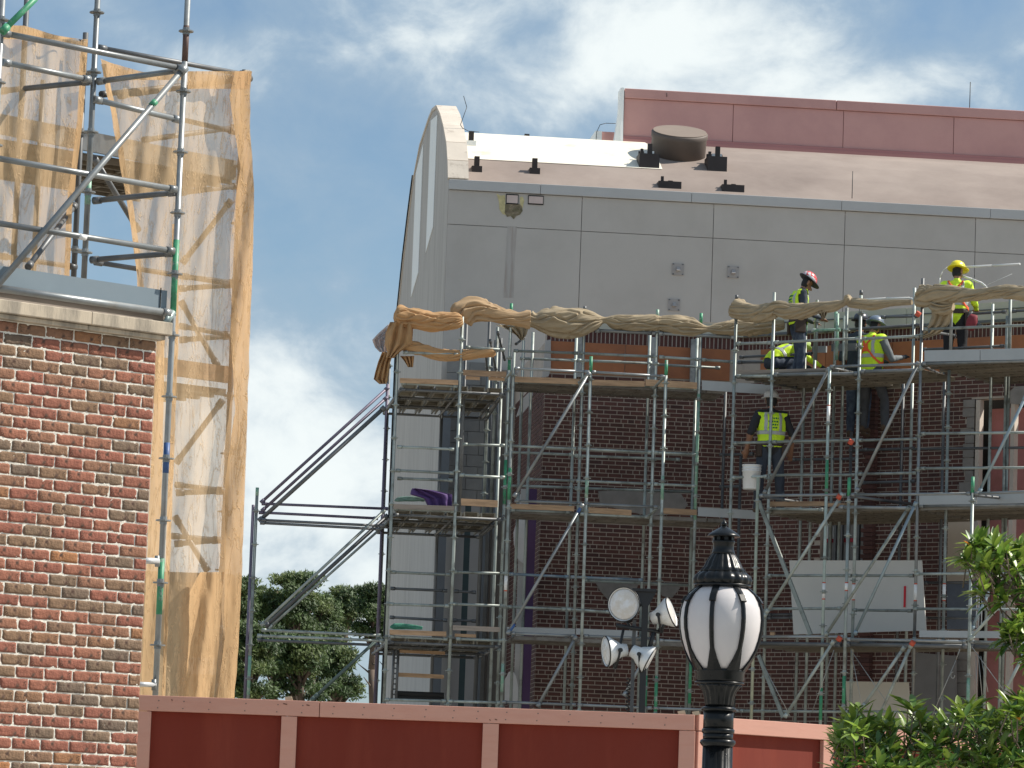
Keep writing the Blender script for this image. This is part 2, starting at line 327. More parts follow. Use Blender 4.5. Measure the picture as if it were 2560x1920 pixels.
# leaning exhaust drum
s = GB.st(1695, 350, 3.1)[0]; t = 3.1; z = roof_z(t); t -= .5
axd = (GB.n*-.38 + V((0, 0, .9))).normalized()
c = MB(); c.lathe(GB.P(s, t+.5, z-.1), axd, [(-.25, .5), (.40, .5), (.43, .515), (.50, .515), (.52, .50), (.53, .48)], 40); o = c.build('exhaust_drum', mat('brown_roof_metal', (.12, .095, .08), .65, .1, .12, 2), gb)
c = MB(); c.lathe(GB.P(s, t+.5, z-.1), axd, [(.531, .49), (.54, .485)], 40); c.build('lid', mat('light_brown_metal', (.23, .18, .145), .75, 0, .1, 2), o)  # lid is a lighter brown than the drum side
# lightning rods and loose wire
wire = mat('thin_black_wire', (.03, .03, .03), .6)
c = MB(); c.path([GB.at(x, y, 1.2) for x, y in ((1159, 240), (1167, 268), (1151, 312), (1156, 320), (1172, 328), (1198, 330))], .006, 5); c.build('wire', wire, gb)
c = MB(); c.tube(GB.at(2130, 496, .5), GB.at(2132, 428, .5), .007, 5); c.build('lightning_rod', wire, gb)
# brackets and holes in the wall
plate = mat('painted_bracket_grey', (.36, .34, .33), .8, 0, .08, 8)
for (px, py) in ((1694, 674), (1832, 681), (1684, 763)):
    s, z = GB.st(px, py); h = 15*.0068
    c = MB(); c.pbox(GB, s-h, s+h, -.045, -.028, z-h, z+h); o = c.build('wall_bracket', plate, gb)
    c = MB(); c.hexa([GB.P(a, t, zz) for zz, a0, tt in ((z-.03, .035, -.13), (z+.04, .022, -.06)) for a, t in ((s-a0, tt), (s+a0, tt), (s+a0, -.045), (s-a0, -.045))]); c.build('spout', plate, o)
    for i in (-1, 1):
        for j in (-1, 1):
            c = MB(); c.pbox(GB, s+i*h*.8-.012, s+i*h*.8+.012, -.055, -.045, z+j*h*.85-.009, z+j*h*.85+.009); c.build('bolt', galv_dark, o)
pinkish = mat('pinkish_soffit', (.55, .45, .42), .8)
for (px, py, w_, h_) in ((1280, 499, 28, 20), (1339, 501, 36, 18)):
    s, z = GB.st(px, py); a = w_*.0034; b = h_*.0034
    c = MB(); c.pbox(GB, s-a-.012, s+a+.012, -.045, -.028, z-b-.02, z+b+.02); o = c.build('scupper', hole_m, gb)
    c = MB(); c.pbox(GB, s-a, s+a, -.05, -.046, z-b, z+b); c.build('scupper_face', pinkish, o)
# damaged patch of stucco under the first scupper, with its streak
yel = mat('yellow_foam_residue', (.52, .46, .25), .95, 0, .25, 14, .5, 60, .01); rot = mat('mouldy_exposed_board', (.16, .14, .085), .95, 0, .5, 14, .8, 40, .02, col2=(.3, .24, .17), c2s=9)
def patch(name, m_, pts, t, parent=gb, pl=GB, th=.004, jit=.0):
    c = MB(); c.prism([pl.P(*(pl.st(px, py)[0], t, pl.st(px, py)[1])) for px, py in pts], pl.n*-th); return c.build(name, m_, parent)
patch('foam_residue', yel, [(1241, 485), (1252, 490), (1262, 488), (1263, 500), (1262, 520), (1264, 538), (1256, 536), (1248, 524), (1247, 505), (1244, 496)], -.031)
patch('broken_stucco', rot, [(1263, 511), (1275, 512), (1297, 510), (1304, 516), (1306, 528), (1300, 537), (1290, 541), (1284, 549), (1276, 541), (1267, 543), (1261, 533)], -.034)
patch('foam_residue', yel, [(1299, 494), (1306, 492), (1310, 502), (1306, 522), (1300, 516)], -.031)
strk = mat('rust_streaked_stucco', (.36, .32, .29), .92, 0, .08, 3, .2, 60, .004, streak=(6, 6, .4), col2=(.43, .41, .39), c2s=2.5, c2t=(.4, .6))
patch('water_streak', strk, [(1268, 566), (1292, 567), (1287, 640), (1283, 745), (1258, 745), (1264, 640)], -.031, th=.002)

# ------------------------------------------------------------------ pink building behind the roof
PW = Plane(1560, 73.4, R_(6), py=240); pk = mat('dusty_pink_stucco', (.58, .33, .30), .9, 0, .06, .8, .2, 40, .004, col2=(.52, .29, .27), c2s=.7, rnd=.03)
pk2 = mat('dark_pink_trim', (.45, .22, .21), .85, 0, .08, 1)
pb = thing('pink_building', 'dusty pink stucco building with white-lit end edge rising behind the brown roof', 'building', PW.P(0, 0, 0))
zt = PW.st(1560, 222)[1]; zr = PW.st(1560, 246)[1]; zb = PW.st(1560, 352)[1]
q = MB(); q.pbox(PW, .02, 26, .0, .3, 0, zt-.02); q.build('wall_body', pk2, pb)
px_ = [0] + [PW.st(x, 300)[0] for x in (1832, 2108, 2384)]; d_ = px_[-1]-px_[-2]
while px_[-1] < 26: px_.append(px_[-1]+d_)
for a, b in zip(px_, px_[1:]):
    q = MB(); q.pbox(PW, a+.006, b-.006, -.03, -.002, zb+.09, zr-.008); q.build('wall_panel', pk, pb)
s1 = PW.st(2090, 260)[0]
for a, b in ((0, s1), (s1, 26)): q = MB(); q.pbox(PW, a+.006, b-.006, -.07, .3, zr, zt); q.build('coping', pk, pb, bevel=.01)
q = MB(); q.pbox(PW, .0, 26, -.12, -.031, zb-.3, zb+.02); q.pbox(PW, 0, 26, -.07, -.031, zb+.022, zb+.08); q.build('base_trim', pk2, pb)
q = MB(); q.prism([PW.P(-.01, t, z) for t, z in ((-.16, zb-.4), (-.14, zb), (-.1, zb+.35), (-.075, zt+.01), (.4, zt+.01), (.4, zb-.4))], PW.d*-.05); q.prism([PW.P(a, -.085, z) for a, z in ((-.01, zb-.3), (-.01, zt), (-.075, zt), (-.1, zb+.5), (-.2, zb-.3))], PW.n*.2); q.build('lit_end_edge', whitep, pb)  # light on the return edge is put into its white colour
q = MB(); a0, z0 = PW.st(1512, 314); a1, z1 = PW.st(1547, 314)
q.pbox(PW, a0+.03, a1+.1, .6, 2, zb-.6, z0); q.build('lower_block', pk, pb)
q = MB(); q.pbox(PW, a0-.1, a0+.02, .55, 2, zb-.6, z0+.0); q.build('lower_block_edge', whitep, pb)
c = MB(); c.path([PW.at(x, y, .5) for x, y in ((1490, 353), (1492, 330), (1500, 312), (1515, 308), (1545, 309))], .006, 5); c.build('wire', wire, pb)
c = MB(); c.tube(PW.at(2424, 270, .2), PW.at(2426, 205, .2), .008, 5); c.tube(PW.at(1667, 232, -.08), PW.at(1667, 242, -.08), .006, 5); c.build('lightning_rod', wire, pb)

# ------------------------------------------------------------------ brick building (in shade behind the scaffold)
WL = Plane(1361, 63.3, R_(6)); RB = Plane(1840, 60.5, R_(-36))
pc = WL.at(1860, 1006); RW = Plane(1860, pc.y, R_(-36))
LA = Plane(1474, 60, R_(6)); LB = Plane(1474, 60, R_(6), 1.2); LC = Plane(1474, 60, R_(6), 2.3)
RA = Plane(1840, 60.5, R_(-36), -.9); RC = Plane(1840, 60.5, R_(-36), 1.3)
bb = thing('brick_building', 'dark red brick building with orange sheathing band standing behind the scaffolds', 'building', WL.P(0, 0, 0))
mort = mat('beige_mortar', (.43, .37, .32), .95, 0, .15, 3, .3, 60)  # the mortar's own greyish beige
sL = WL.st(1860, 1300)[0]; ZB = 9.64; ZO0 = 9.66; ZO1 = 10.17; ZS = 10.37; SR = 9.0
open_s0 = RW.st(2425, 1200)[0]
winA = (RW.st(2052, 1300)[0], RW.st(2172, 1300)[0], RW.st(2110, 1405)[1], RW.st(2110, 1292)[1])
q = MB()
q.pbox(WL, 0, sL, 0, .2, 0, 10.17); q.pbox(RW, .0, winA[0], 0, .2, 0, 10.17); q.pbox(RW, winA[1], open_s0, 0, .2, 0, 10.17)
q.pbox(RW, winA[0], winA[1], 0, .2, 0, winA[2]); q.pbox(RW, winA[0], winA[1], 0, .2, winA[3], 10.17)
q.pbox(RW, open_s0, SR, 0.0, .2, RW.st(2500, 995)[1], 10.17)
q.build('mortar_wall', mort, bb)
q = MB(); q.pbox(WL, 0.004, .3, .2, 4.6, 0, 10.17); q.build('return_wall', mort, bb)
bkr = [(0, (.082, .037, .031)), (.5, (.108, .045, .037)), (.8, (.068, .032, .029)), (1, (.128, .055, .045))]
brk_far = mat('maroon_brick', (.1, .04, .03), .9, 0, .2, 30, .4, 120, .004, ramp=bkr, isl=0)
brk_stuff = mat('maroon_brick_field', (.1, .04, .03), .9, 0, .2, 6, .4, 60, .004, ramp=bkr, isl=1)
bricks = []                      # (centre, dir, normal, half length)
CH = .0675
def lay(pl, s0, s1, z0, z1, skip=None, t=0):
    r = 0; z = z1 - CH
    while z > z0:
        hd = (r % 6 == 4); Lb = .108 if hd else .213; x = s0 + (0 if r % 2 else -Lb/2)
        while x < s1:
            a = max(x+.005, s0+.001); b = min(x+Lb-.005, s1-.001)
            if b-a > .02 and not (skip and skip((a+b)/2, z)): bricks.append((pl, a+.002, b-.002, z+.007, z+CH-.007, t))
            x += Lb
        z -= CH; r += 1
def skipR(s, z):
    if s > open_s0 and z < RW.st(2500, 995)[1]: return True
    if winA[0] < s < winA[1] and winA[2]-.05 < z < winA[3]: return True
    return False
lay(WL, 0, sL, 3.6, ZB); lay(RW, 0.012, SR, 3.6, ZB, skipR)
RET = Plane(1361, 63.3, R_(96))  # return face: s runs backwards, its near side looks left
RET.n = V((math.cos(R_(6)), math.sin(R_(6)), 0)); RET.o = WL.P(0, 0, 0)
lay(RET, 0.0, 4.3, 3.6, ZB)
bricks.sort(key=lambda b: (b[0].P((b[1]+b[2])/2, 0, b[3])-EYE).length + (3 if b[3] < 5.0 else 0))
st = MB()
meshes = {}
for i, (pl, a, b, z0, z1, t) in enumerate(bricks):
    if i < 300:
        q = MB(); q.pbox(pl, a, b, -.007, .002, z0, z1); q.build('brick', brk_far, bb)
    else: st.pbox(pl, a, b, -.007+random.uniform(-.002, .002), .002, z0, z1)
st.build('brick_field', brk_stuff, bb, kind='stuff')
orange = mat('orange_air_barrier', (.40, .15, .065), .8, 0, .12, 1.5, .1, 20, col2=(.30, .115, .055), c2s=1.2, rnd=.06)
for pl, a, b in ((WL, .05, sL-.3), (RW, .3, SR)):
    x = a
    while x < b:
        e = min(x+1.22, b); q = MB(); q.pbox(pl, x+.004, e-.004, -.02, -.003, ZO0+.002, ZO1-.004); q.build('sheathing_panel', orange, bb); x = e
mul = mat('pale_grey_mullion', (.36, .36, .35), .7, 0, .15, 5, col2=(.2, .2, .19), c2s=6)
for x in (1449, 1631, 1733):
    a = WL.st(x-8, 890)[0]; b = WL.st(x+8, 890)[0]; q = MB(); q.pbox(WL, a, b, -.09, -.021, 9.6, 10.3); q.build('mullion', mul, bb)
sold = mat('soldier_brick', (.095, .036, .03), .9, 0, .2, 20, rnd=.2)
q = MB(); q.pbox(WL, 0, sL, .002, .2, 10.171, 10.6); q.pbox(RW, 0, SR, .002, .2, 10.171, 10.6); q.build('parapet', mort, bb)
for pl, b in ((WL, sL), (RW, SR)):
    k = 0; x = .002
    while x < b-.06:
        q = MB(); q.pbox(pl, x+.008, x+.0595, -.003, .008, ZO1+.002, ZS); q.build('soldier_brick', sold, bb); x += .0675
fasc = mat('beige_fascia', (.5, .48, .4), .8, 0, .08, 2)
s = .0
while s < SR-.5:
    q = MB(); q.pbox(RW, s+.004, s+1.5-.004, -.05, .3, ZS+.006, ZS+.32); q.build('fascia_board', fasc, bb); s += 1.5
s = 0
while s < sL-.02:
    q = MB(); q.pbox(WL, s+.004, min(s+1.5, sL)-.004, -.05, .3, ZS+.006, ZS+.2); q.build('fascia_board', fasc, bb); s += 1.5
q = MB(); q.pbox(RW, 0, SR, -.075, -.052, ZS+.01, ZS+.05); q.pbox(RW, 0, SR, -.075, -.052, ZS+.2, ZS+.215); q.build('fascia_rail', galv_dark, bb)
# quoin pier in the right wing
pierS = RW.st(2196, 1100)[0]; r = 0; z = 3.6
while z < ZB-.07:
    a = pierS-.16 - (.05 if r % 2 else 0); q = MB(); q.pbox(RW, a, pierS, -.12, -.013, z+.004, z+CH-.004); q.build('quoin_brick', brk_far, bb); z += CH; r += 1
# opening with pink board behind, torn edges
pinkb = mat('pink_insulation_board', (.42, .17, .16), .85, 0, .2, 1.5, .2, 15, col2=(.28, .12, .09), c2s=1.3, c2t=(.5, .7))
q = MB(); q.pbox(RW, open_s0-.3, SR, .5, .6, 0, RW.st(2500, 995)[1]+.2); q.build('opening_backing', hole_m, bb)
s = open_s0+.16
for i in range(3):
    q = MB(); q.pbox(RW, s, s+1.0, .3, .36, 3.0, RW.st(2500, 1015)[1]-.02*i); q.build('insulation_board', pinkb, bb); s += 1.06
conc = mat('grey_mortar_patch', (.25, .23, .215), .95, 0, .2, 5, .5, 20, .01)
zz = RW.st(2420, 1000)[1]; random.seed(3)
while zz > 4.2:
    h = random.uniform(.1, .22); wv = random.uniform(.06, .2)
    q = MB(); q.pbox(RW, open_s0-wv, open_s0+.06, -.018, .2, zz-h+.01, zz); q.build('patched_block', conc, bb); zz -= h
for (a, b, y0, y1) in ((2530, 2600, 965, 1010), (2640, 2700, 965, 1010)):
    pass
patch('mortar_patch', conc, [(2520, 985), (2540, 968), (2600, 962), (2600, 1006), (2545, 1012), (2520, 1008)], -.02, bb, RW, .02)
for xx in (2442, 2529):
    a, z1 = RW.st(xx, 1000); q = MB(); q.pbox(RW, a, a+.07, -.02, .1, 4, z1); q.build('opening_stud', mat('pale_stud', (.55, .48, .42), .8), bb)
# small window of the lower storey
q = MB(); q.pbox(RW, winA[0], winA[1], .18, .24, winA[2], winA[3]); q.build('window_board', mat('grey_board', (.3, .29, .28), .8), bb)
a, z = RW.st(2055, 1345); b, z2 = RW.st(2130, 1345)
q = MB(); q.pbox(RW, a, b, .12, .17, z-.06, z); q.build('red_strip', mat('red_strip', (.4, .03, .05), .6), bb)
q = MB(); q.prism([RW.P(RW.st(x, y)[0], .1, RW.st(x, y)[1]) for x, y in ((2052, 1310), (2066, 1305), (2095, 1335), (2100, 1345), (2052, 1345))], RW.n*.04); q.build('torn_sheet', whitep, bb)
for x in (2068, 2082, 2098, 2140, 2160):
    a = RW.st(x, 1350)[0]; q = MB(); q.pbox(RW, a, a+.04, .02, .08, winA[2], winA[3]); q.build('window_bar', galv_dark, bb)
# big patches of grey render where fixings were cut out
patch('mortar_patch', conc, [(1495, 1228), (1560, 1226), (1612, 1232), (1700, 1232), (1720, 1262), (1700, 1285), (1620, 1290), (1500, 1262)], -.014, bb, WL, .006)
patch('mortar_patch', conc, [(1482, 1445), (1560, 1440), (1600, 1450), (1590, 1475), (1560, 1500), (1520, 1500), (1500, 1478)], -.014, bb, WL, .006)
patch('mortar_patch', conc, [(1640, 1458), (1690, 1455), (1700, 1470), (1680, 1495), (1655, 1490)], -.014, bb, WL, .006)
# recess between the grey building and the brick pier
REC = Plane(1121, 67.9, R_(6), py=474)
cmu = mat('grey_block', (.26, .25, .235), .95, 0, .12, 3, .3, 30, rnd=.08)
def rpanel(name, m_, x0, x1, y0, y1, t0=-.06, t1=-.035, par=gb):
    a, zt_ = REC.st(x0, y0); b = REC.st(x1, y0)[0]; z0_ = REC.st(x0, y1)[1]
    q = MB(); q.pbox(REC, a, b, t0, t1, z0_, zt_); return q.build(name, m_, par)
z = REC.st(1150, 905)[1]; r = 0; a0 = REC.st(1112, 1000)[0]; a1 = REC.st(1215, 1000)[0]
while z > REC.st(1150, 1250)[1]:
    x = a0 - (.2 if r % 2 else 0)
    while x < a1:
        q = MB(); q.pbox(REC, max(x, a0)+.004, min(x+.4, a1)-.004, -.1, -.04, z-.2+.004, z-.004)
        if min(x+.4, a1)-max(x, a0) > .05: q.build('concrete_block', cmu, gb)
        x += .4
    z -= .2; r += 1
teal = mat('dark_teal_paint', (.045, .075, .08), .6); teal2 = mat('slate_column', (.13, .145, .16), .6, 0, .1, 2)
wp2 = mat('offwhite_panel', (.42, .4, .385), .8, 0, .06, 2)
rpanel('slate_column', teal2, 1104, 1124, 960, 1900, -.5, -.2); rpanel('slate_column', teal2, 1218, 1226, 905, 1900, -.5, -.2)
for x0, x1, m_ in ((1135, 1163, wp2), (1163, 1178, teal), (1178, 1200, wp2), (1200, 1262, mat('taupe_panel', (.24, .215, .19), .85, 0, .1, 2))):
    rpanel('cladding_panel', m_, x0, x1, 1252, 1950)
rpanel('cladding_panel', mat('taupe_panel', (.24, .215, .19)), 1226, 1290, 925, 1950, -.1, -.05)
# purple steel post and plastic wrap by the pier
ps = LA.at(1325, 1500, 3.0)
q = MB(); s0, z1 = LA.st(1324, 1222, 2.9); s2, _ = LA.st(1343, 1222, 2.9); q.pbox(LA, s0, s2, 2.9, 3.05, 0, z1); q.build('purple_post', mat('deep_purple_paint', (.06, .022, .09), .6, 0, .1, 2), bb)
q = MB(); s0, z1 = LA.st(1302, 1222, 3.0); s2, _ = LA.st(1322, 1222, 3.0); q.pbox(LA, s0, s2, 2.98, 3.0, 0, z1); q.build('white_trim', mat('dull_white_trim', (.45, .44, .43), .7), bb)
q = MB(); q.prism([LA.at(x, y, 2.85) for x, y in ((1290, 1240), (1302, 1235), (1305, 1300), (1318, 1300), (1312, 1410), (1296, 1400), (1285, 1360), (1284, 1330), (1296, 1290))], LA.n*.02); q.build('plastic_wrap', mat('plastic_wrap', (.55, .55, .57), .4, 0, .1, 6, .5, 6, .03), bb)
q = MB(); q.prism([LA.at(x, y, 2.85) for x, y in ((1262, 1700), (1272, 1680), (1282, 1676), (1290, 1690), (1296, 1720), (1294, 1760), (1262, 1756))], LA.n*.02); q.build('plastic_wrap', MC['plastic_wrap'], bb)
q = MB(); q.prism([WL.P(WL.st(x, y)[0], -.03, WL.st(x, y)[1]) for x, y in ((1363, 852), (1376, 850), (1376, 925), (1370, 942), (1355, 945))], WL.n*-.03); q.build('torn_membrane', wp2, bb)
patch('broken_edge', wp2, [(1303, 1000), (1325, 978), (1330, 985), (1325, 1010), (1305, 1035), (1288, 1045)], -.1, bb, WL, .05)

# ------------------------------------------------------------------ scaffold kit
def make_rosette(r, m_):
    q = MB(); q.lathe(V((0, 0, 0)), V((0, 0, 1)), [(-.005, r), (.005, r)], 10); q.lathe(V((0, 0, 0)), V((0, 0, 1)), [(-.03, .029), (.03, .029)], 8)
    me = bpy.data.meshes.new('rosette'); me.from_pydata([tuple(v) for v in q.v], [], q.f); me.materials.append(m_); return me
ros_far = make_rosette(.058, galv_far); ros_near = make_rosette(.062, galv)
def post(par, pl, off, px, pyr, y0, y1, m_=None, ros=None, tip=None, foot=None, mid=None, r=.0241, ros_off=.35, sticker=None):
    """vertical standard through pixel (px,pyr) on plane pl+off, from height of y0 down to height of y1"""
    b = pl.at(px, pyr, off); zt_ = pl.at(px, y0, off).z; zb_ = pl.at(px, y1, off).z
    q = MB(); q.tube(V((b.x, b.y, zb_)), V((b.x, b.y, zt_)), r, 12); o = q.build('standard', m_ or galv_far, par)
    if ros:
        z = zt_ - ros_off
        while z > zb_+.1: inst('rosette', ros, o, (b.x, b.y, z)); z -= .5
    for spec in ((tip, 0) if False else []): pass
    def band(ya, yb, mm, nm='painted_band'):
        q = MB(); q.tube(V((b.x, b.y, pl.at(px, yb, off).z)), V((b.x, b.y, pl.at(px, ya, off).z)), r+.0015, 12); q.build(nm, mm, o)
    if tip: band(y0-.1, y0+tip[0], tip[1])
    if foot: band(y1-foot[0], y1, foot[1])
    if mid:
        for (ya, yb, mm) in mid: band(ya, yb, mm)
    if sticker:
        for (ya, yb) in sticker: band(ya, yb, white_s, 'sticker'); band(ya-3, ya, red_p, 'sticker_edge'); band(yb, yb+3, red_p, 'sticker_edge')
    return o
def tubes(par, pl, off, lst, m_=None, name='ledger', r=.0215, head=1.35):
    for x0, y0, x1, y1 in lst:
        q = MB(); q.tube(pl.at(x0, y0, off), pl.at(x1, y1, off), r, 10, head=head); q.build(name, m_ or galv_far, par)
def beam2(par, p0, p1, m_=None, name='ledger', r=.0215, head=1.3):
    q = MB(); q.tube(p0, p1, r, 10, head=head); return q.build(name, m_ or galv_far, par)
def board(par, pl, off, x0, y0, x1, y1, hpx, m_, name='toe_board', th=.035):
    p = pl.at(x0, y0, off); r_ = pl.at(x1, y1, off); p2 = pl.at(x0, y0+hpx, off); h = p.z-p2.z
    q = MB(); dv = pl.n*th; q.hexa([p2, V((r_.x, r_.y, r_.z-h)), V((r_.x, r_.y, r_.z-h))+dv, p2+dv, p, r_, r_+dv, p+dv]); return q.build(name, m_, par)
def deck(par, pl, s0, s1, t0, t1, z, m_=None, wdt=.24, gap=.03, rib=.3, L=3.0):
    n = max(1, round((t1-t0)/(wdt+gap))); wdt = (t1-t0)/n-gap
    x = s0
    while x < s1-.05:
        e = min(x+L, s1)
        for k in range(n):
            t = t0 + k*(wdt+gap); q = MB(); dz = random.uniform(-.004, .004)+z
            q.pbox(pl, x+.01, e-.01, t, t+wdt, dz-.006, dz)
            q.pbox(pl, x+.01, e-.01, t, t+.012, dz-.06, dz-.007); q.pbox(pl, x+.01, e-.01, t+wdt-.012, t+wdt, dz-.06, dz-.007)
            y = x+.15
            while y < e-.1: q.pbox(pl, y, y+.03, t+.013, t+wdt-.013, dz-.05, dz-.007); y += rib
            q.build('deck_plank', m_ or deck_m, par)
        x = e

def deckT(par, pl, s0, s1, t0, t1, z):
    x = s0+.02; rnd_ = random.Random(4)
    while x < s1-.2:
        for (ta, tb) in ((t0, (t0+t1)/2-.05), ((t0+t1)/2+.05, t1)):
            q = MB(); zz = z+rnd_.uniform(-.006, .006); ta_ = ta+rnd_.uniform(0, .03); tb_ = tb-rnd_.uniform(0, .06)
            q.pbox(pl, x, x+.225, ta_, tb_, zz-.005, zz); q.pbox(pl, x, x+.02, ta_, tb_, zz-.075, zz-.006); q.pbox(pl, x+.205, x+.225, ta_, tb_, zz-.075, zz-.006)
            for k in (1, 2): t_ = ta_+(tb_-ta_)*k/3; q.pbox(pl, x+.021, x+.204, t_, t_+.05, zz-.05, zz-.006)
            q.build('deck_plank', deck_l, par)
        x += .258
deck_l = mat('pale_steel_plank', (.27, .25, .2), .6, .2, .25, 3, rnd=.3, col2=(.12, .1, .08), c2s=3)

# ------------------------------------------------------------------ left wing scaffold with stair tower and outrigger
s1o = LA.P(-4, 0, 0)
sf = thing('scaffold', 'tube scaffold with end tower and left-leaning outrigger braces before the straight brick facade', 'scaffold', LA.P(0, 0, 0), 'scaffolds around the brick building')
BOT = 1900
post(sf, LA, 0, 1278, 1081, 881, BOT, ros=ros_far, mid=[(1170, 1250, green_p), (1660, 1730, pale_green)], sticker=[(1436, 1476)])
post(sf, LA, 0, 1471, 1095, 891, BOT, ros=ros_far, tip=(42, green_p), mid=[(1190, 1245, pale_green)])
post(sf, LA, 0, 1660, 1095, 900, BOT, ros=ros_far, tip=(38, green_p), mid=[(1190, 1250, pale_green), (1690, 1790, green_p)])
post(sf, LB, 0, 1266, 1110, 758, BOT, ros=ros_far, tip=(30, green_p), mid=[(900, 925, green_p), (1150, 1262, green_p)])
post(sf, LB, 0, 1462, 768, 766, BOT, ros=ros_far, tip=(10, galv_dark))
post(sf, LB, 0, 1644, 775, 774, BOT, ros=ros_far, tip=(22, pale_green), mid=[(1690, 1770, green_p)])
post(sf, LB, 0, 1753, 784, 783, BOT, ros=ros_far, tip=(26, green_p), mid=[(985, 1300, pale_green), (1580, 1760, green_p)])
for x, y, y0 in ((1432, 1110, 830), (1616, 1110, 838), (1300, 1110, 850), (1316, 1300, 830), (1735, 1110, 845)): post(sf, LC, 0, x, y, y0, BOT, galv_far)
tubes(sf, LB, 0, [(1284, 877, 1445, 883), (1448, 883, 1644, 892), (1648, 892, 1750, 899), (1754, 899, 1836, 905), (1268, 1114, 1440, 1122), (1444, 1122, 1629, 1131), (1634, 1131, 1740, 1136),
                  (1322, 1198, 1436, 1202), (1440, 1202, 1629, 1210), (1634, 1210, 1740, 1215), (1417, 1523, 1525, 1530), (1268, 1517, 1415, 1523), (1612, 1533, 1727, 1538), (1276, 1275, 1425, 1281), (1450, 1285, 1622, 1293), (1284, 954, 1440, 959), (1446, 960, 1636, 967), (1645, 968, 1745, 973)])
tubes(sf, LB, 0, [(1273, 1435, 1422, 1442), (1426, 1442, 1607, 1450)], mat('faded_blue_steel', (.16, .22, .28), .5, .3, .2, 6, col2=(.3, .32, .33), c2s=5))
tubes(sf, LC, 0, [(1300, 896, 1440, 901), (1443, 901, 1630, 908), (1636, 911, 1800, 920), (1263, 1130, 1433, 1137), (1436, 1139, 1700, 1149), (1263, 1214, 1433, 1219), (1436, 1220, 1740, 1230), (1460, 1451, 1740, 1464), (1300, 1595, 1600, 1606)], galv_far)
tubes(sf, LB, -.02, [(1488, 826, 1640, 833), (1646, 833, 1838, 843)], galv, 'top_rail', .027)
tubes(sf, LA, 0, [(1287, 921, 1474, 930), (1478, 930, 1662, 941), (1287, 1252, 1455, 1259), (1460, 1260, 1645, 1268), (1276, 1583, 1439, 1590), (1460, 1590, 1636, 1597), (1648, 1601, 1720, 1604), (1254, 1755, 1440, 1762), (1444, 1762, 1630, 1770), (1634, 1770, 1850, 1777)], galv)
tubes(sf, LA, -.05, [(1474, 931, 1285, 1243), (1457, 1260, 1268, 1586), (1441, 1590, 1344, 1767), (1636, 1600, 1560, 1740)], galv, 'brace', .024, 1.5)
for (x0, y0, x1, y1) in ((1286, 1560, 1268, 1586), (1457, 1260, 1444, 1283)):
    q = MB(); q.tube(LA.at(x0, y0, -.05), LA.at(x1, y1, -.05), .027, 10); q.build('painted_brace_end', blue_p, sf)
for (pa, pb_) in (((1662, 941), (1634, 971)), ((1645, 1268), (1622, 1290)), ((1285, 921), (1262, 950)), ((1474, 930), (1448, 958)), ((1474, 1262), (1440, 1286))):
    beam2(sf, LA.at(*pa), LB.at(*pb_), galv_far, 'transom')
# decks of the straight part
for (yy, ) in ((967,), (1290,), (1606,)):
    z = LB.at(1500, yy-8).z; s0 = LA.st(1284, yy, 1.2)[0]; s1_ = LA.st(1815, yy, 1.2)[0]; deck(sf, LA, s0, s1_, 1.22, 2.3, z)
board(sf, LB, -.03, 1284, 941, 1449, 947, 14, wood); board(sf, LB, -.03, 1479, 949, 1612, 953, 14, wood); board(sf, LB, -.05, 1614, 948, 1743, 956, 16, wood)
board(sf, LB, -.03, 1276, 1259, 1436, 1265, 13, wood); board(sf, LB, -.03, 1471, 1268, 1579, 1275, 14, wood); board(sf, LB, -.03, 1656, 1270, 1742, 1274, 14, wood)
board(sf, LB, -.03, 1268, 1567, 1438, 1572, 15, toe_m); board(sf, LB, -.03, 1440, 1571, 1594, 1577, 15, toe_m)
board(sf, LB, -.03, 1755, 951, 1926, 962, 24, toe_m); board(sf, LB, -.03, 1745, 1268, 1890, 1276, 22, toe_m)
# tower
TB = 3.4
for x, y, y0 in ((997, 813, 790), (1156, 797, 792)): post(sf, LA, .1, x, y, y0, BOT, galv_far, ros_far)
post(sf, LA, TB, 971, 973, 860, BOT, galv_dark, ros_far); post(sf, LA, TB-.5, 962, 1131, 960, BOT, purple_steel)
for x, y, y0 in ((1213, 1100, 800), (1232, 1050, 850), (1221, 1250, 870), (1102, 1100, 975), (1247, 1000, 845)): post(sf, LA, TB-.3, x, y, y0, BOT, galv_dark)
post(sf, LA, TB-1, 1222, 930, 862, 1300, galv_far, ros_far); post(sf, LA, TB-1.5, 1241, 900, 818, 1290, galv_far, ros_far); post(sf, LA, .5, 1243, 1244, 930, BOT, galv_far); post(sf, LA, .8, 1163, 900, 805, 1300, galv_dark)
tubes(sf, LA, .1, [(1008, 881, 1146, 886), (993, 1117, 1135, 1123), (989, 1176, 1135, 1183), (993, 1196, 1132, 1201), (1157, 1111, 1262, 1114), (1149, 1187, 1262, 1194), (1003, 958, 1144, 966), (984, 1272, 1138, 1279),
                   (977, 1430, 1125, 1437), (972, 1510, 1123, 1515), (1132, 1430, 1262, 1434), (1130, 1510, 1262, 1515), (974, 1591, 1119, 1598), (961, 1749, 1115, 1753), (1120, 1753, 1254, 1757), (1164, 868, 1262, 875), (1140, 1597, 1258, 1602)])
tubes(sf, LA, 1.2, [(976, 1471, 1118, 1477), (974, 1543, 1118, 1551), (1135, 1478, 1190, 1481), (1130, 1550, 1190, 1553)], galv_dark)
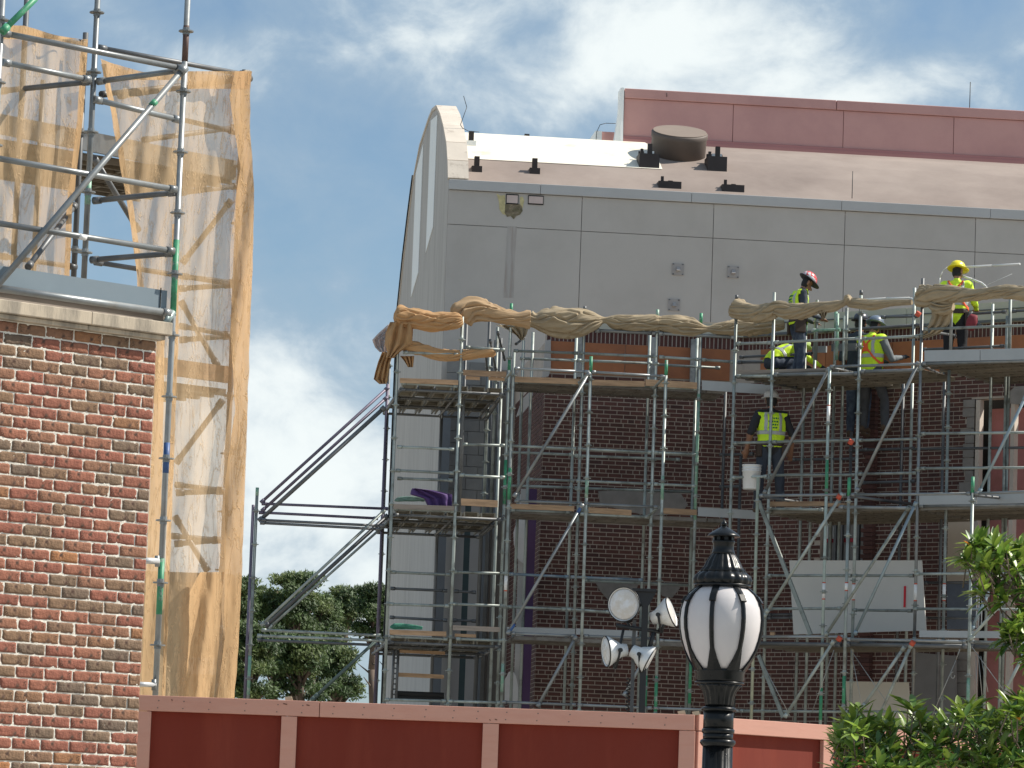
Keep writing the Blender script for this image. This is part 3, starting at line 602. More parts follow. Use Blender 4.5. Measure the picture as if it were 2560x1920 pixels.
for yy, s_a, s_b in ((966, 1003, 1262), (1280, 986, 1256), (1599, 974, 1250)):
    z = LA.at(1070, yy-5, .1).z; a = LA.st(s_a, yy, .1)[0]; b = LA.st(s_b, yy, .1)[0]; deckT(sf, LA, a, b, .15, TB, z)
    for t in (.16, 1.2, 2.3, TB): beam2(sf, LA.P(a, t, z-.09), LA.P(b, t, z-.09), galv_dark, 'transom', .022)
    for a_ in (a, (a+b)/2+.1, b): beam2(sf, LA.P(a_, .1, z-.09), LA.P(a_, TB, z-.09), galv_dark, 'transom')
for x0, x1, y0 in ((1000, 1146, 945), (984, 1136, 1260), (974, 1116, 1574)): board(sf, LA, .06, x0, y0, x1, y0+5, 12, wood if y0 != 1260 else wood_grey)
board(sf, LA, .06, 1158, 924, 1266, 929, 14, wood); board(sf, LA, .1, 1164, 940, 1200, 942, 8, wood); board(sf, LA, .1, 1222, 942, 1262, 944, 8, wood)
board(sf, LA, .06, 1153, 1246, 1245, 1251, 17, wood); board(sf, LA, .06, 1132, 1563, 1250, 1568, 12, wood_grey); board(sf, LA, .1, 1137, 1584, 1190, 1586, 8, wood)
board(sf, LA, 1.0, 996, 1624, 1113, 1629, 8, wood); board(sf, LA, 1.0, 990, 1681, 1110, 1687, 10, wood)
# ladder frame below
q = MB()
for x in (985, 996): q.tube(LA.at(x, 1625, .9), LA.at(x-6, 1750, .9), .02, 8)
for k in range(9): q.tube(LA.at(984-k*.6, 1632+k*13, .9), LA.at(996-k*.6, 1632+k*13, .9), .012, 6)
q.build('ladder', galv_dark, sf)
tubes(sf, LA, 1.1, [(987, 1733, 1110, 1738), (987, 1744, 1110, 1749)], hole_m, 'base_beam', .04, 0)
# back ladder behind the rear leg
# outrigger to the left
for off, x, y, y0 in ((.1, 642, 1250, 1219), (1.6, 633, 1266, 1262)): post(sf, LA, off, x, y, y0, BOT, galv_far if off < 1 else purple_steel, ros_far if off < 1 else None, tip=(20, pale_green) if off < 1 else None, foot=None, mid=[(1640, 1738, pale_green)] if off < 1 else None)
tubes(sf, LA, 1.6, [(971, 968, 652, 1257), (968, 993, 654, 1278)], purple_steel, 'brace', .024)
tubes(sf, LA, .4, [(962, 1018, 647, 1303)], galv_dark, 'brace', .032)
tubes(sf, LA, 1.6, [(654, 1259, 970, 1272), (647, 1281, 945, 1296)], purple_steel)
tubes(sf, LA, .3, [(654, 1300, 960, 1315), (650, 1307, 950, 1323)], galv_dark)
tubes(sf, LA, .3, [(962, 1275, 652, 1564)], galv_far, 'brace', .022); tubes(sf, LA, .8, [(970, 1288, 664, 1566)], galv_dark, 'brace', .03); tubes(sf, LA, 1.4, [(980, 1296, 672, 1571)], galv_far, 'brace', .02)
tubes(sf, LA, .3, [(654, 1575, 953, 1589), (643, 1589, 960, 1602)], galv_far); tubes(sf, LA, 1.2, [(643, 1600, 950, 1613)], galv_dark)
tubes(sf, LA, .6, [(952, 1591, 787, 1743), (787, 1743, 700, 1824)], mat('dull_green_steel', (.1, .14, .13), .5, .3, .2, 5), 'brace', .025)
# cut clutter at tower top
for x0, y0, x1, y1 in ((1225, 850, 1240, 925), (1213, 870, 1218, 925), (1244, 830, 1262, 900), (1290, 860, 1310, 845), (1265, 960, 1205, 1030), (1265, 975, 1215, 1050), (1260, 1290, 1195, 1345), (1250, 1285, 1200, 1335)):
    beam2(sf, LA.at(x0, y0, 1.0), LA.at(x1, y1, 1.6), galv_dark, 'strut', .018)

# ------------------------------------------------------------------ right wing scaffold
rf = thing('scaffold', 'taller tube scaffold carrying the workers along the angled right brick wing', 'scaffold', RB.P(2, 0, 0), 'scaffolds around the brick building')
post(rf, RB, 0, 1840, 800, 738, BOT, ros=ros_far, tip=(10, galv_dark)); post(rf, RB, 0, 1936, 731, 731, BOT, ros=ros_far)
post(rf, RB, 0, 2153, 726, 726, BOT, ros=ros_far, tip=(12, galv_dark), sticker=[(1461, 1498)]); post(rf, RB, 0, 2307, 696, 696, BOT, galv, ros_far, sticker=[(1461, 1500)])
post(rf, RA, 0, 1895, 1200, 1194, BOT, mat('yellowed_steel', (.4, .42, .32), .5, .3, .2, 6), ros_far)
post(rf, RB, -.5, 2074, 922, 917, BOT, mat('pale_greenish_steel', (.4, .47, .43), .5, .3, .2, 6), ros_far, mid=[(1150, 1240, green_p), (1720, 1800, green_p)], sticker=[(1015, 1060), (1458, 1496)])
post(rf, RA, 0, 2123, 1200, 1194, BOT, galv_far, ros_far, tip=(46, green_p), mid=[(1690, 1760, green_p)], sticker=[(1458, 1475)])
post(rf, RB, .2, 2379, 756, 740, 880, galv, None); post(rf, RB, .2, 2369, 1100, 925, BOT, galv_far, ros_far, sticker=[(1461, 1500)])
post(rf, RA, 0, 2432, 1200, 1192, BOT, galv_far, ros_far, tip=(40, green_p), mid=[(1690, 1780, pale_green)]); post(rf, RB, 0, 2590, 1200, 690, BOT, galv_far, ros_far)
for x, y, y0 in ((1813, 1000, 960), (2010, 977, 800), (2035, 959, 790), (2107, 968, 790), (2085, 977, 780), (2280, 1000, 720), (2478, 943, 760), (2515, 954, 790), (1850, 1220, 1140), (2360, 1010, 930), (2527, 720, 735), (2128, 1100, 1080), (2255, 1100, 940)):
    post(rf, RC, .2, x, y, y0, BOT, galv_dark if y0 > 900 else galv_far, None, mid=[(y0, y0+40, pale_green)] if x in (2085, 2010) else None)
post(rf, RC, 0, 2094, 790, 784, 900, pale_green); post(rf, RC, 0, 2042, 800, 750, 900, galv_far, ros_far); post(rf, RC, 0, 2117, 790, 770, 900, galv_far, ros_far); post(rf, RC, 0, 2526, 740, 738, 900, galv_far)
tubes(rf, RB, 0, [(1842, 859, 1929, 857), (1937, 856, 2150, 846), (2156, 847, 2300, 840), (2311, 823, 2600, 812), (1834, 1108, 1928, 1105), (1932, 1105, 2140, 1100), (2146, 1101, 2295, 1097), (2303, 1084, 2580, 1081),
                  (1829, 1194, 1920, 1191), (1924, 1188, 2139, 1187), (2146, 1185, 2292, 1182), (2303, 1171, 2580, 1169), (1919, 1272, 2058, 1274), (1919, 1439, 2128, 1439), (2132, 1439, 2284, 1439), (2288, 1435, 2424, 1434), (2430, 1434, 2580, 1432),
                  (1922, 1522, 2103, 1521), (2132, 1525, 2280, 1527), (2284, 1522, 2580, 1524), (1850, 1777, 2121, 1779), (2125, 1778, 2280, 1781), (2284, 1781, 2580, 1785), (1842, 940, 1929, 941)])
tubes(rf, RB, 0, [(1936, 937, 2146, 934), (2153, 929, 2300, 925), (2307, 909, 2600, 901), (2132, 1600, 2420, 1606), (2100, 1268, 2292, 1270), (2300, 1265, 2580, 1262)], galv, 'ledger', .026)
tubes(rf, RB, -.5, [(2076, 917, 2300, 910)], galv); tubes(rf, RA, 0, [(1899, 1239, 2117, 1237), (2128, 1237, 2427, 1234), (2437, 1234, 2600, 1228), (1888, 1592, 2110, 1592), (2117, 1598, 2418, 1604), (2425, 1604, 2580, 1609)], galv)
tubes(rf, RA, .3, [(1888, 1608, 2103, 1612), (2117, 1610, 2418, 1616), (2425, 1616, 2580, 1622)], galv_dark, 'ledger', .03)
tubes(rf, RC, .2, [(2123, 1126, 2286, 1121), (1981, 1149, 2139, 1147), (2160, 1124, 2580, 1119), (1800, 1137, 1884, 1135), (2153, 1207, 2288, 1203), (1800, 1217, 1850, 1216), (2204, 793, 2296, 790), (2421, 785, 2516, 779), (2530, 778, 2600, 774), (2307, 874, 2511, 865), (1850, 893, 2030, 884), (1846, 906, 1960, 904), (1919, 1545, 1985, 1544), (1919, 1537, 1985, 1536), (2310, 1545, 2440, 1545), (2310, 1457, 2440, 1456), (2060, 828, 2300, 812)], galv_dark)
tubes(rf, RC, -.3, [(2030, 826, 2100, 824)], pale_green)
tubes(rf, RB, -.45, [(2073, 920, 1910, 1235), (2297, 905, 2141, 1230)], galv, 'brace', .025, 1.4)
tubes(rf, RA, -.05, [(2107, 1233, 1915, 1533), (2273, 1267, 2063, 1590), (2085, 1601, 1962, 1793), (2262, 1616, 2157, 1768), (2280, 1609, 2194, 1800), (2523, 1486, 2425, 1598), (2560, 1634, 2501, 1753), (1915, 1533, 1899, 1560)], galv_far, 'brace', .024, 1.4)
tubes(rf, RA, .1, [(2291, 1254, 2136, 1587), (2565, 990, 2447, 1232), (2472, 1480, 2428, 1575)], mat('bluish_steel', (.27, .34, .38), .45, .5, .15, 5), 'brace', .023, 1.4)
q = MB()
for (x0, y0, x1, y1) in ((1897, 1254, 2027, 1587), (1897, 1638, 1958, 1793)):
    p, e = RA.at(x0, y0, .4), RA.at(x1, y1, .4); ax = (e-p)/2; q.box((p+e)/2, ax, RA.n*.015, ax.normalized().cross(RA.n)*.03)
q.build('flat_brace', galv_far, rf)
for (pa, pb_) in (((1899, 1241), (2060, 1264)), ((2130, 1241), (2296, 1262)), ((2434, 1238), (2590, 1254)), ((1840, 941), (1990, 968)), ((2078, 920), (2146, 934)), ((2324, 829), (2387, 839)), ((2125, 1600), (2290, 1625)), ((2300, 912), (2350, 935))):
    beam2(rf, RA.at(*pa) if pa[1] > 1000 else RB.at(*pa), RC.at(*pb_), galv_dark, 'transom')
for x, y in ((2101, 1237), (2101, 1592), (2284, 1603), (2130, 1100), (2298, 780)):
    q = MB(); q.tube(RA.at(x, y, -.07), RA.at(x-6, y+10, -.07), .04, 8); q.build('clamp', red_p, rf)
def rdeck(pl, x0, x1, yy, t0, t1, m_=None):
    z = pl.at((x0+x1)/2, yy, t0).z; s0 = pl.st(x0, yy, t0)[0]; s1_ = pl.st(x1, yy, t0)[0]; deck(rf, pl, s0, s1_, t0, t1, z, m_); return z
warm = mat('warm_steel_deck', (.16, .14, .11), .6, .15, .2, 3, rnd=.25)
zD1 = rdeck(RB, 1842, 2098, 930, .05, 1.9, warm); rdeck(RB, 2102, 2300, 926, .05, 1.15, warm); zD1r = rdeck(RB, 2306, 2640, 900, .05, 2.2, warm)
zD2 = rdeck(RB, 1905, 2290, 1270, .05, 1.9, warm); rdeck(RB, 2300, 2640, 1262, .0, 1.6, warm); rdeck(RA, 1888, 2640, 1606, .35, 1.5, warm)
board(rf, RB, .08, 1845, 926, 2068, 920, 13, wood_grey); board(rf, RB, -.03, 2311, 876, 2450, 873, 28, toe_m); board(rf, RB, -.03, 2451, 873, 2620, 869, 28, toe_m)
board(rf, RB, .08, 1919, 1254, 2066, 1253, 12, wood); board(rf, RB, .08, 2068, 1258, 2140, 1258, 8, wood); board(rf, RB, -.03, 2298, 1237, 2440, 1235, 25, toe_m); board(rf, RB, -.03, 2442, 1235, 2600, 1232, 25, toe_m)
board(rf, RA, .25, 2298, 1576, 2512, 1578, 17, toe_m); board(rf, RA, .25, 1925, 1580, 1935, 1580, 9, wood); board(rf, RC, .2, 2030, 865, 2065, 865, 16, toe_m); board(rf, RC, .2, 2078, 860, 2140, 858, 18, galv_dark)
board(rf, RC, .2, 1838, 900, 1925, 900, 8, toe_m)
# rigging wires and hooks at the lower right
for pts in (((2127, 1625), (2160, 1790)), ((2127, 1625), (2240, 1790)), ((2400, 1622), (2390, 1650), (2330, 1790)), ((2430, 1618), (2520, 1740)), ((2440, 1640), (2442, 1750)), ((2446, 1640), (2455, 1740)), ((2452, 1640), (2470, 1730)), ((1897, 1640), (1975, 1790)), ((2085, 1625), (2030, 1780))):
    q = MB(); q.path([RA.at(x, y, .2) for x, y in pts], .006, 5); q.build('rigging_wire', mat('bright_wire', (.4, .4, .38), .4, .6), rf)
for x in (2443, 2449, 2456):
    q = MB(); q.tube(RB.at(x, 1470, .2), RB.at(x-3, 1570, .2), .008, 6); q.build('rope', white_s, rf)
q = MB(); q.path([RA.at(2382+math.cos(a)*5, 1688+math.sin(a)*8, .2) for a in [k*.7 for k in range(8)]], .007, 5); q.build('hook', mat('bright_wire', (.4, .4, .38)), rf)

# ------------------------------------------------------------------ loose white pole frame on the roof edge at right
pf = thing('pole_frame', 'thin white bent poles standing at the roof edge beside the yellow-helmeted worker', 'poles', RC.at(2406, 760))
wm_ = mat('white_pole', (.75, .75, .72), .4)
for pts in (((2400, 668), (2480, 664), (2550, 660)), ((2404, 689), (2430, 698), (2455, 708), (2466, 718), (2470, 740)), ((2368, 668), (2356, 678), (2350, 694), (2348, 715))):
    q = MB(); q.path([RC.at(x, y, .3) for x, y in pts], .016 if pts[0][0] > 2370 else .008, 8); q.build('pole', wm_, pf)
q = MB(); q.path([RC.at(x, y, .3) for x, y in ((2466, 713), (2530, 685))], .005, 5); q.build('cord', wm_, pf)
q = MB(); q.path([RC.at(x, y, .3) for x, y in ((2156, 749), (2215, 746), (2275, 745), (2290, 751), (2293, 766))], .016, 8); q.build('pole', wm_, pf)

# ------------------------------------------------------------------ rolled tarps tied along the top rails
def rolled(name, label, cat, pl, off, pts, m_, seed, parent=None, group=None, twist=2.2, kind=None):
    rnd = random.Random(seed); P = []
    for (x, y, r) in pts:
        p = pl.at(x, y, off); P.append((p, r*.95*p.y/FPX))
    out = []
    for i in range(len(P)-1):
        p0 = P[max(i-1, 0)]; p1 = P[i]; p2 = P[i+1]; p3 = P[min(i+2, len(P)-1)]; n = max(2, int((p2[0]-p1[0]).length/.022))
        for k in range(n + (i == len(P)-2)):
            t = k/n; h = lambda a, b, c, d: .5*((2*b)+(-a+c)*t+(2*a-5*b+4*c-d)*t*t+(-a+3*b-3*c+d)*t**3)
            rr = max(.012, h(p0[1], p1[1], p2[1], p3[1])); out.append((V([h(p0[0][j], p1[0][j], p2[0][j], p3[0][j]) for j in range(3)]), rr))
    q = MB(); rings = []; N = 110; s = 0; ph = rnd.uniform(0, 6)
    for i, (c, r) in enumerate(out):
        tg = (out[min(i+1, len(out)-1)][0]-out[max(i-1, 0)][0]).normalized(); a = pl.n; b = tg.cross(a).normalized()
        if i: s += (c-out[i-1][0]).length
        ring = []
        for k in range(N):
            th = 2*math.pi*k/N; w_ = th + twist*.7*s + ph; f = .97 + .05*math.sin(2*w_+1.1*s)
            for j_ in range(13):
                c_ = j_*.48 + 1.3*noise.noise(V((s*1.3, j_*3.1, seed))) + .5*noise.noise(V((s*4, j_*2.3, seed+5))); dd = (w_-c_+math.pi) % (2*math.pi) - math.pi; amp = (.13+.30*abs(noise.noise(V((s*1.7, j_*5.1, seed+2)))))
                f += -amp*math.exp(-(dd/.075)**2) + amp*.5*math.exp(-((dd-.2)/.12)**2)
            f += .20*noise.noise(V((math.cos(th)*1.5, math.sin(th)*1.5, s*3.2+seed))) + .06*noise.noise(V((math.cos(w_)*5, math.sin(w_)*5, s*5+seed)))
            tap = min(1, (s+.02)/.06, 1) if i < 4 else 1
            ring.append(c + (a*math.cos(th) + b*math.sin(th)*1.05)*r*f*tap)
        rings.append(ring)
    q.rings(rings)
    if parent: return q.build(name, m_, parent)
    return q.build(name, m_, None, label=label, cat=cat, group=group)
tan = mat('khaki_tarp', (.42, .335, .22), .9, 0, .1, 3, .3, 24, .01, trans=.15, col2=(.34, .27, .18), c2s=4, streak=(1, 1, 3))
orn = mat('orange_net_cloth', (.58, .35, .17), .85, 0, .08, 4, .2, 30, .006, trans=.25, col2=(.5, .31, .15), c2s=4)
G_ = 'rolled cloths tied along the scaffold rails'
rolled('rolled_cloth', 'orange rolled netting tied on the top rail of the left end tower', 'cloth', LA, .05, [(984, 790, 20), (1000, 792, 27), (1030, 797, 24), (1080, 803, 23), (1140, 802, 21), (1156, 800, 12)], orn, 1, group=G_)
rolled('rolled_cloth', 'fat tan and orange cloth bundle bulging over the tower corner rail', 'cloth', LA, .4, [(1143, 800, 16), (1152, 788, 30), (1180, 775, 29), (1215, 780, 27), (1250, 790, 20), (1290, 798, 16), (1325, 800, 22)], mat('tan_orange_cloth', (.48, .33, .19), .85, 0, .08, 4, .2, 30, .006, trans=.2), 2, group=G_)
rolled('rolled_cloth', 'long khaki tarp twisted along the rail over the straight facade', 'cloth', LB, -.03, [(1318, 792, 24), (1336, 800, 18), (1360, 803, 30), (1400, 808, 36), (1450, 806, 32), (1490, 802, 20), (1511, 800, 8), (1535, 803, 17), (1580, 808, 20), (1638, 808, 20), (1650, 808, 17), (1690, 812, 23), (1735, 820, 20), (1768, 822, 7), (1795, 822, 15), (1850, 818, 21), (1905, 815, 20), (1960, 812, 12)], tan, 3, group=G_, twist=1.4)
rolled('rolled_cloth', 'khaki tarp rolled in front of the worker in the patterned hard hat', 'cloth', RB, -.06, [(1829, 765, 16), (1836, 770, 26), (1860, 780, 22), (1900, 784, 20), (1928, 778, 22), (1945, 770, 22), (1975, 778, 21), (2010, 778, 18), (2050, 770, 14), (2090, 764, 12), (2112, 756, 8), (2120, 748, 13), (2126, 744, 9)], tan, 4, group=G_, twist=2.6)
rolled('rolled_cloth', 'slack khaki tarp strip sagging toward the mid-height rail post', 'cloth', RB, -.03, [(2112, 756, 6), (2135, 758, 12), (2180, 762, 13), (2230, 758, 8), (2280, 756, 6)], tan, 5, group=G_, twist=.8)
rolled('rolled_cloth', 'khaki tarp knotted round the rail below the yellow-helmeted worker', 'cloth', RB, -.06, [(2292, 735, 14), (2300, 740, 26), (2330, 737, 24), (2370, 734, 21), (2410, 738, 18), (2440, 738, 15), (2480, 732, 14), (2520, 730, 18), (2545, 732, 17), (2600, 738, 20)], tan, 6, group=G_, twist=3)
rolled('rolled_cloth', 'short khaki tarp knot bulging at the post below the yellow-helmeted worker', 'cloth', RB, -.02, [(2322, 748, 12), (2340, 758, 22), (2365, 766, 22), (2382, 764, 12)], tan, 7, group=G_, twist=2)
rolled('rolled_cloth', 'thin orange rolled netting on the second rail of the left end tower', 'cloth', LA, .15, [(1002, 862, 8), (1018, 866, 15), (1060, 876, 14), (1110, 888, 14), (1160, 887, 14), (1200, 882, 12), (1232, 880, 12), (1238, 879, 6)], orn, 8, group=G_)
def sheet(name, label, cat, pl, off, pts, m_, seed, amp=.06, group=None, parent=None):
    """hanging scrap of cloth: rows of (xleft, xright, y)"""
    q = MB(); rows = []; n = 14
    for i in range(len(pts)-1):
        for k in range(6 + (i == len(pts)-2)):
            t = k/6; xl, xr, y = [pts[i][j]*(1-t)+pts[i+1][j]*t for j in range(3)]
            rows.append([pl.at(xl+(xr-xl)*u/n, y, off + amp*math.sin(u*1.4+y*.03+seed)+amp*.8*noise.noise(V((u*.5, y*.04, seed)))) for u in range(n+1)])
    q.rings(rows, closed=False, caps=False)
    o = q.build(name, m_, parent, label=label, cat=cat, group=group)
    md = o.modifiers.new('thickness', 'SOLIDIFY'); md.thickness = .004
    return o
hg = sheet('hanging_netting', 'torn orange netting bunched and dangling off the left corner post', 'netting', LA, -.02, [(975, 1030, 805), (965, 1032, 830), (962, 1030, 860), (968, 1000, 880), (965, 985, 895)], orn, 1)
sheet('flap', None, None, LA, .3, [(970, 990, 812), (945, 985, 835), (931, 975, 850), (938, 968, 868), (950, 966, 880)], mat('thin_pink_net', (.5, .33, .25), .8, 0, .1, 4, alpha=(.4, .9)), 2, parent=hg)
sheet('flap', None, None, LA, .15, [(955, 985, 880), (945, 975, 905), (938, 972, 930), (934, 970, 948), (948, 966, 960)], orn, 3, parent=hg)
sheet('hanging_netting', 'small orange net scrap hanging under the second tower rail', 'netting', LA, .2, [(1000, 1035, 890), (1010, 1034, 902), (1020, 1032, 918)], orn, 4)
sheet('tarp_tail', 'tan tarp tail drooping below the knot at the tower corner', 'cloth', LB, .02, [(1240, 1325, 812), (1270, 1320, 825), (1290, 1315, 838), (1300, 1306, 850)], tan, 5)
sheet('tarp_tail', 'khaki tarp end hanging down beside the yellow-helmeted worker', 'cloth', RB, .02, [(2328, 2386, 765), (2330, 2380, 790), (2322, 2372, 812), (2304, 2350, 834), (2268, 2315, 846)], tan, 9, .035)
sheet('tarp_tail', 'small khaki tarp tip hanging under the roll in front of the standing worker', 'cloth', RB, -.05, [(2040, 2072, 775), (2050, 2066, 788), (2056, 2060, 800)], tan, 6)

# ------------------------------------------------------------------ workers
skin_m = mat('tanned_skin', (.30, .15, .09), .6, 0, .08, 8)
hv = mat('lime_safety_vest', (.72, .97, .03), .65, 0, .06, 8, trans=.1, col2=(.62, .92, .03), c2s=8); hvo = mat('lime_long_sleeve', (.68, .95, .04), .65, 0, .06, 8)
refl = mat('grey_reflective_tape', (.42, .44, .42), .4, .1, .08, 10); dshirt = mat('dark_navy_shirt', (.03, .04, .055), .8, 0, .2, 8)
jean = mat('dark_jeans', (.035, .05, .085), .85, 0, .25, 10, col2=(.07, .09, .12), c2s=10); blk = mat('black_workpants', (.012, .012, .015), .85, 0, .2, 8)
gslv = mat('grey_sleeve', (.15, .17, .18), .8, 0, .1, 8); boot = mat('brown_boot', (.09, .06, .04), .8); gprint = mat('dark_green_print', (.01, .16, .07), .7); orst = mat('orange_harness', (.85, .12, .03), .6); belt_m = mat('dark_leather', (.05, .03, .02), .7); glove_m = mat('dark_glove', (.03, .035, .04), .8)
hair_m = mat('black_hair', (.012, .01, .01), .7)
def seg_mesh(q, a, b, ra, rb, lat, wl=1.0):
    ax = b-a; L = ax.length; ax = ax.normalized(); u = lat - ax*lat.dot(ax)
    if u.length < 1e-3: u = ax.orthogonal()
    u.normalize(); v = ax.cross(u); rr = []; N = 14
    pr = [(-ra*.98, .12), (-ra*.8, .6), (-ra*.45, .89), (0, 1)]
    prof_ = [(h, ra*k) for h, k in pr] + [(L*.33, ra+(rb-ra)*.33), (L*.66, ra+(rb-ra)*.66)] + [(L, rb), (L+rb*.45, rb*.89), (L+rb*.8, rb*.6), (L+rb*.98, rb*.12)]
    for h, r in prof_: rr.append([a+ax*h+u*math.cos(2*math.pi*k/N)*r*wl+v*math.sin(2*math.pi*k/N)*r for k in range(N)])
    q.rings(rr)
def person(label, foot, yaw, pose, mats, hat, vest='vest', extras=(), scale=1.0):
    """pose: joints in metres; +y is the way the person faces"""
    J = dict(ankle_l=(-.11, 0, .09), ankle_r=(.11, 0, .09), knee_l=(-.11, .03, .5), knee_r=(.11, .03, .5), hip_l=(-.09, 0, .92), hip_r=(.09, 0, .92), pelvis=(0, 0, .97), waist=(0, 0, 1.1), chest=(0, .0, 1.32), neck=(0, .0, 1.47), head=(0, .02, 1.64),
             sh_l=(-.19, 0, 1.42), sh_r=(.19, 0, 1.42), el_l=(-.26, -.02, 1.14), el_r=(.26, -.02, 1.14), wr_l=(-.24, .12, .92), wr_r=(.24, .12, .92), look=(0, 1, 0))
    J.update(pose); J = {k: V(v)*(1 if k == 'look' else scale) for k, v in J.items()}
    X = V((1, 0, 0)); segs = []
    def S_(a, b, ra, rb, tag, wl=1.0, lat=X): segs.append((J[a] if isinstance(a, str) else a, J[b] if isinstance(b, str) else b, ra*scale, rb*scale, tag, wl, lat))
    S_('pelvis', 'waist', .128, .122, 'shirt', 1.48); S_('waist', 'chest', .122, .137, 'shirt', 1.52); S_('chest', J['neck']*.7+J['chest']*.3, .137, .09, 'shirt', 1.5); S_('sh_l', 'sh_r', .074, .074, 'shirt')
    S_(J['neck']*.8+J['chest']*.2, J['neck']*.4+J['head']*.6, .056, .052, 'skin'); lk = J['look'].normalized(); hu = (J['head']-J['neck']).normalized()
    S_(J['head']-hu*.03, J['head']+hu*.045, .085, .088, 'head', .9); S_(J['head']-hu*.09+lk*.045, J['head']+lk*.03, .04, .06, 'skin', 1.1)
    S_(J['head']-hu*.02+lk*.098, J['head']-hu*.05+lk*.115, .012, .017, 'skin'); 
    hx = lk.cross(hu).normalized()
    for i in (-1, 1): S_(J['head']+hx*i*.08-hu*.03, J['head']+hx*i*.083+hu*.015, .018, .02, 'skin')
    for i in 'lr':
        S_('hip_'+i, 'knee_'+i, .104, .075, 'pants'); S_('knee_'+i, 'ankle_'+i, .075, .06, 'pants'); S_('pelvis', 'hip_'+i, .1, .09, 'pants')
        fd = V((0, 1, 0)); S_(J['ankle_'+i]-V((0, .04, .035)), J['ankle_'+i]+V((0, .14, -.05)), .045, .038, 'boot')
        S_('sh_'+i, 'el_'+i, .07, .055, 'sleeve'); S_('el_'+i, 'wr_'+i, .052, .034, 'fore')
        d = (J['wr_'+i]-J['el_'+i]).normalized(); sd = d.cross(V((0, 0, 1))); sd = sd.normalized() if sd.length > .1 else X
        pm = J['wr_'+i]+d*.075; S_(J['wr_'+i]+d*.01, pm, .027, .034, 'hand', 1.25, sd); cu = (d*.8+V((0, 0, -.5))).normalized()
        for k, ln in enumerate((.052, .06, .064, .056)):
            b0 = pm+sd*(k-1.5)*.021+d*.012; b1 = b0+d*ln*.6; S_(b0, b1, .0115, .0105, 'hand'); S_(b1, b1+cu*ln*.6, .0105, .009, 'hand')
        b0 = J['wr_'+i]+d*.03-sd*.03; S_(b0, b0+(d*.7-sd*.7)*.045, .013, .011, 'hand'); S_(b0+(d*.7-sd*.7)*.045, b0+(d*.7-sd*.7)*.045+d*.03, .011, .009, 'hand')
    q = MB()
    for s_ in segs: seg_mesh(q, s_[0], s_[1], s_[2], s_[3], s_[6], s_[5])
    me = bpy.data.meshes.new('tmp'); me.from_pydata([tuple(v) for v in q.v], [], q.f); to = bpy.data.objects.new('tmp', me); C.objects.link(to)
    rm = to.modifiers.new('r', 'REMESH'); rm.mode = 'VOXEL'; rm.voxel_size = .0115; sm = to.modifiers.new('s', 'SMOOTH'); sm.iterations = 3; sm.factor = .5
    dg = bpy.context.evaluated_depsgraph_get(); ev = to.evaluated_get(dg).to_mesh()
    n = len(ev.vertices); co = np.empty(n*3, 'f'); ev.vertices.foreach_get('co', co); co = co.reshape(-1, 3)
    faces = [tuple(p.vertices) for p in ev.polygons]; fc = np.array([co[list(f)].mean(0) for f in faces]); no = np.empty(n*3, 'f'); ev.vertices.foreach_get('normal', no); no = no.reshape(-1, 3)
    # cloth wrinkles
    tags = [s_[4] for s_ in segs]; best = np.full(len(fc), 1e9); bi = np.zeros(len(fc), int)
    for k, (a, b, ra, rb, tg, wl_, lat) in enumerate(segs):
        a_, b_ = np.array(a), np.array(b); ab = b_-a_; t = np.clip(((fc-a_)@ab)/max(ab@ab, 1e-9), 0, 1); d = np.linalg.norm(fc-(a_+t[:, None]*ab), axis=1)/((ra+(rb-ra)*t)*(1+(wl_-1)*.45))
        msk = d < best; best[msk] = d[msk]; bi[msk] = k
    to.evaluated_get(dg).to_mesh_clear(); bpy.data.objects.remove(to)
    order = ['shirt', 'skin', 'head', 'pants', 'boot', 'sleeve', 'fore', 'hand']
    mm = dict(shirt=dshirt, skin=skin_m, head=hair_m, pants=jean, boot=boot, sleeve=dshirt, fore=skin_m, hand=skin_m); mm.update(mats)
    M = Matrix.Translation(foot) @ Matrix.Rotation(yaw, 4, 'Z'); root = thing('person', label, 'person', foot)
    wr = co + no*(np.array([[noise.noise(V((c[0]*14, c[1]*14, c[2]*9)))] for c in co])*.012)
    tag_of = np.array([order.index(tags[k]) for k in bi])
    lkv = np.array(lk); hd = np.array(J['head'])
    for fi in np.nonzero(tag_of == 2)[0]:
        if (fc[fi]-hd)@lkv > .02: tag_of[fi] = 1
    me = bpy.data.meshes.new('body'); me.from_pydata([tuple(M.to_3x3() @ V(v)) for v in wr], [], faces)
    for t in order: me.materials.append(mm[t])
    me.polygons.foreach_set('material_index', tag_of.astype('i')); me.polygons.foreach_set('use_smooth', [True]*len(faces)); me.update()
    o = bpy.data.objects.new('body', me); C.objects.link(o); o.parent = root; BASE[o.name] = V(foot)
    W = lambda v: M @ V(v)
    zt_ = (J['neck'].z)-.0
    def shell(name, m_, cond, off):
        use = {}; fs = []; 
        for fi, f in enumerate(faces):
            if cond(fc[fi], tag_of[fi], bi[fi]): fs.append([use.setdefault(v, len(use)) for v in f])
        if not fs: return None
        vs = [W(wr[v]+no[v]*off) for v in use]; q = MB(); q.v = vs; q.f = [tuple(f) for f in fs]; q.sm = [True]*len(fs); ob = q.build(name, m_, root)
        sd = ob.modifiers.new('thickness', 'SOLIDIFY'); sd.thickness = .006; return ob
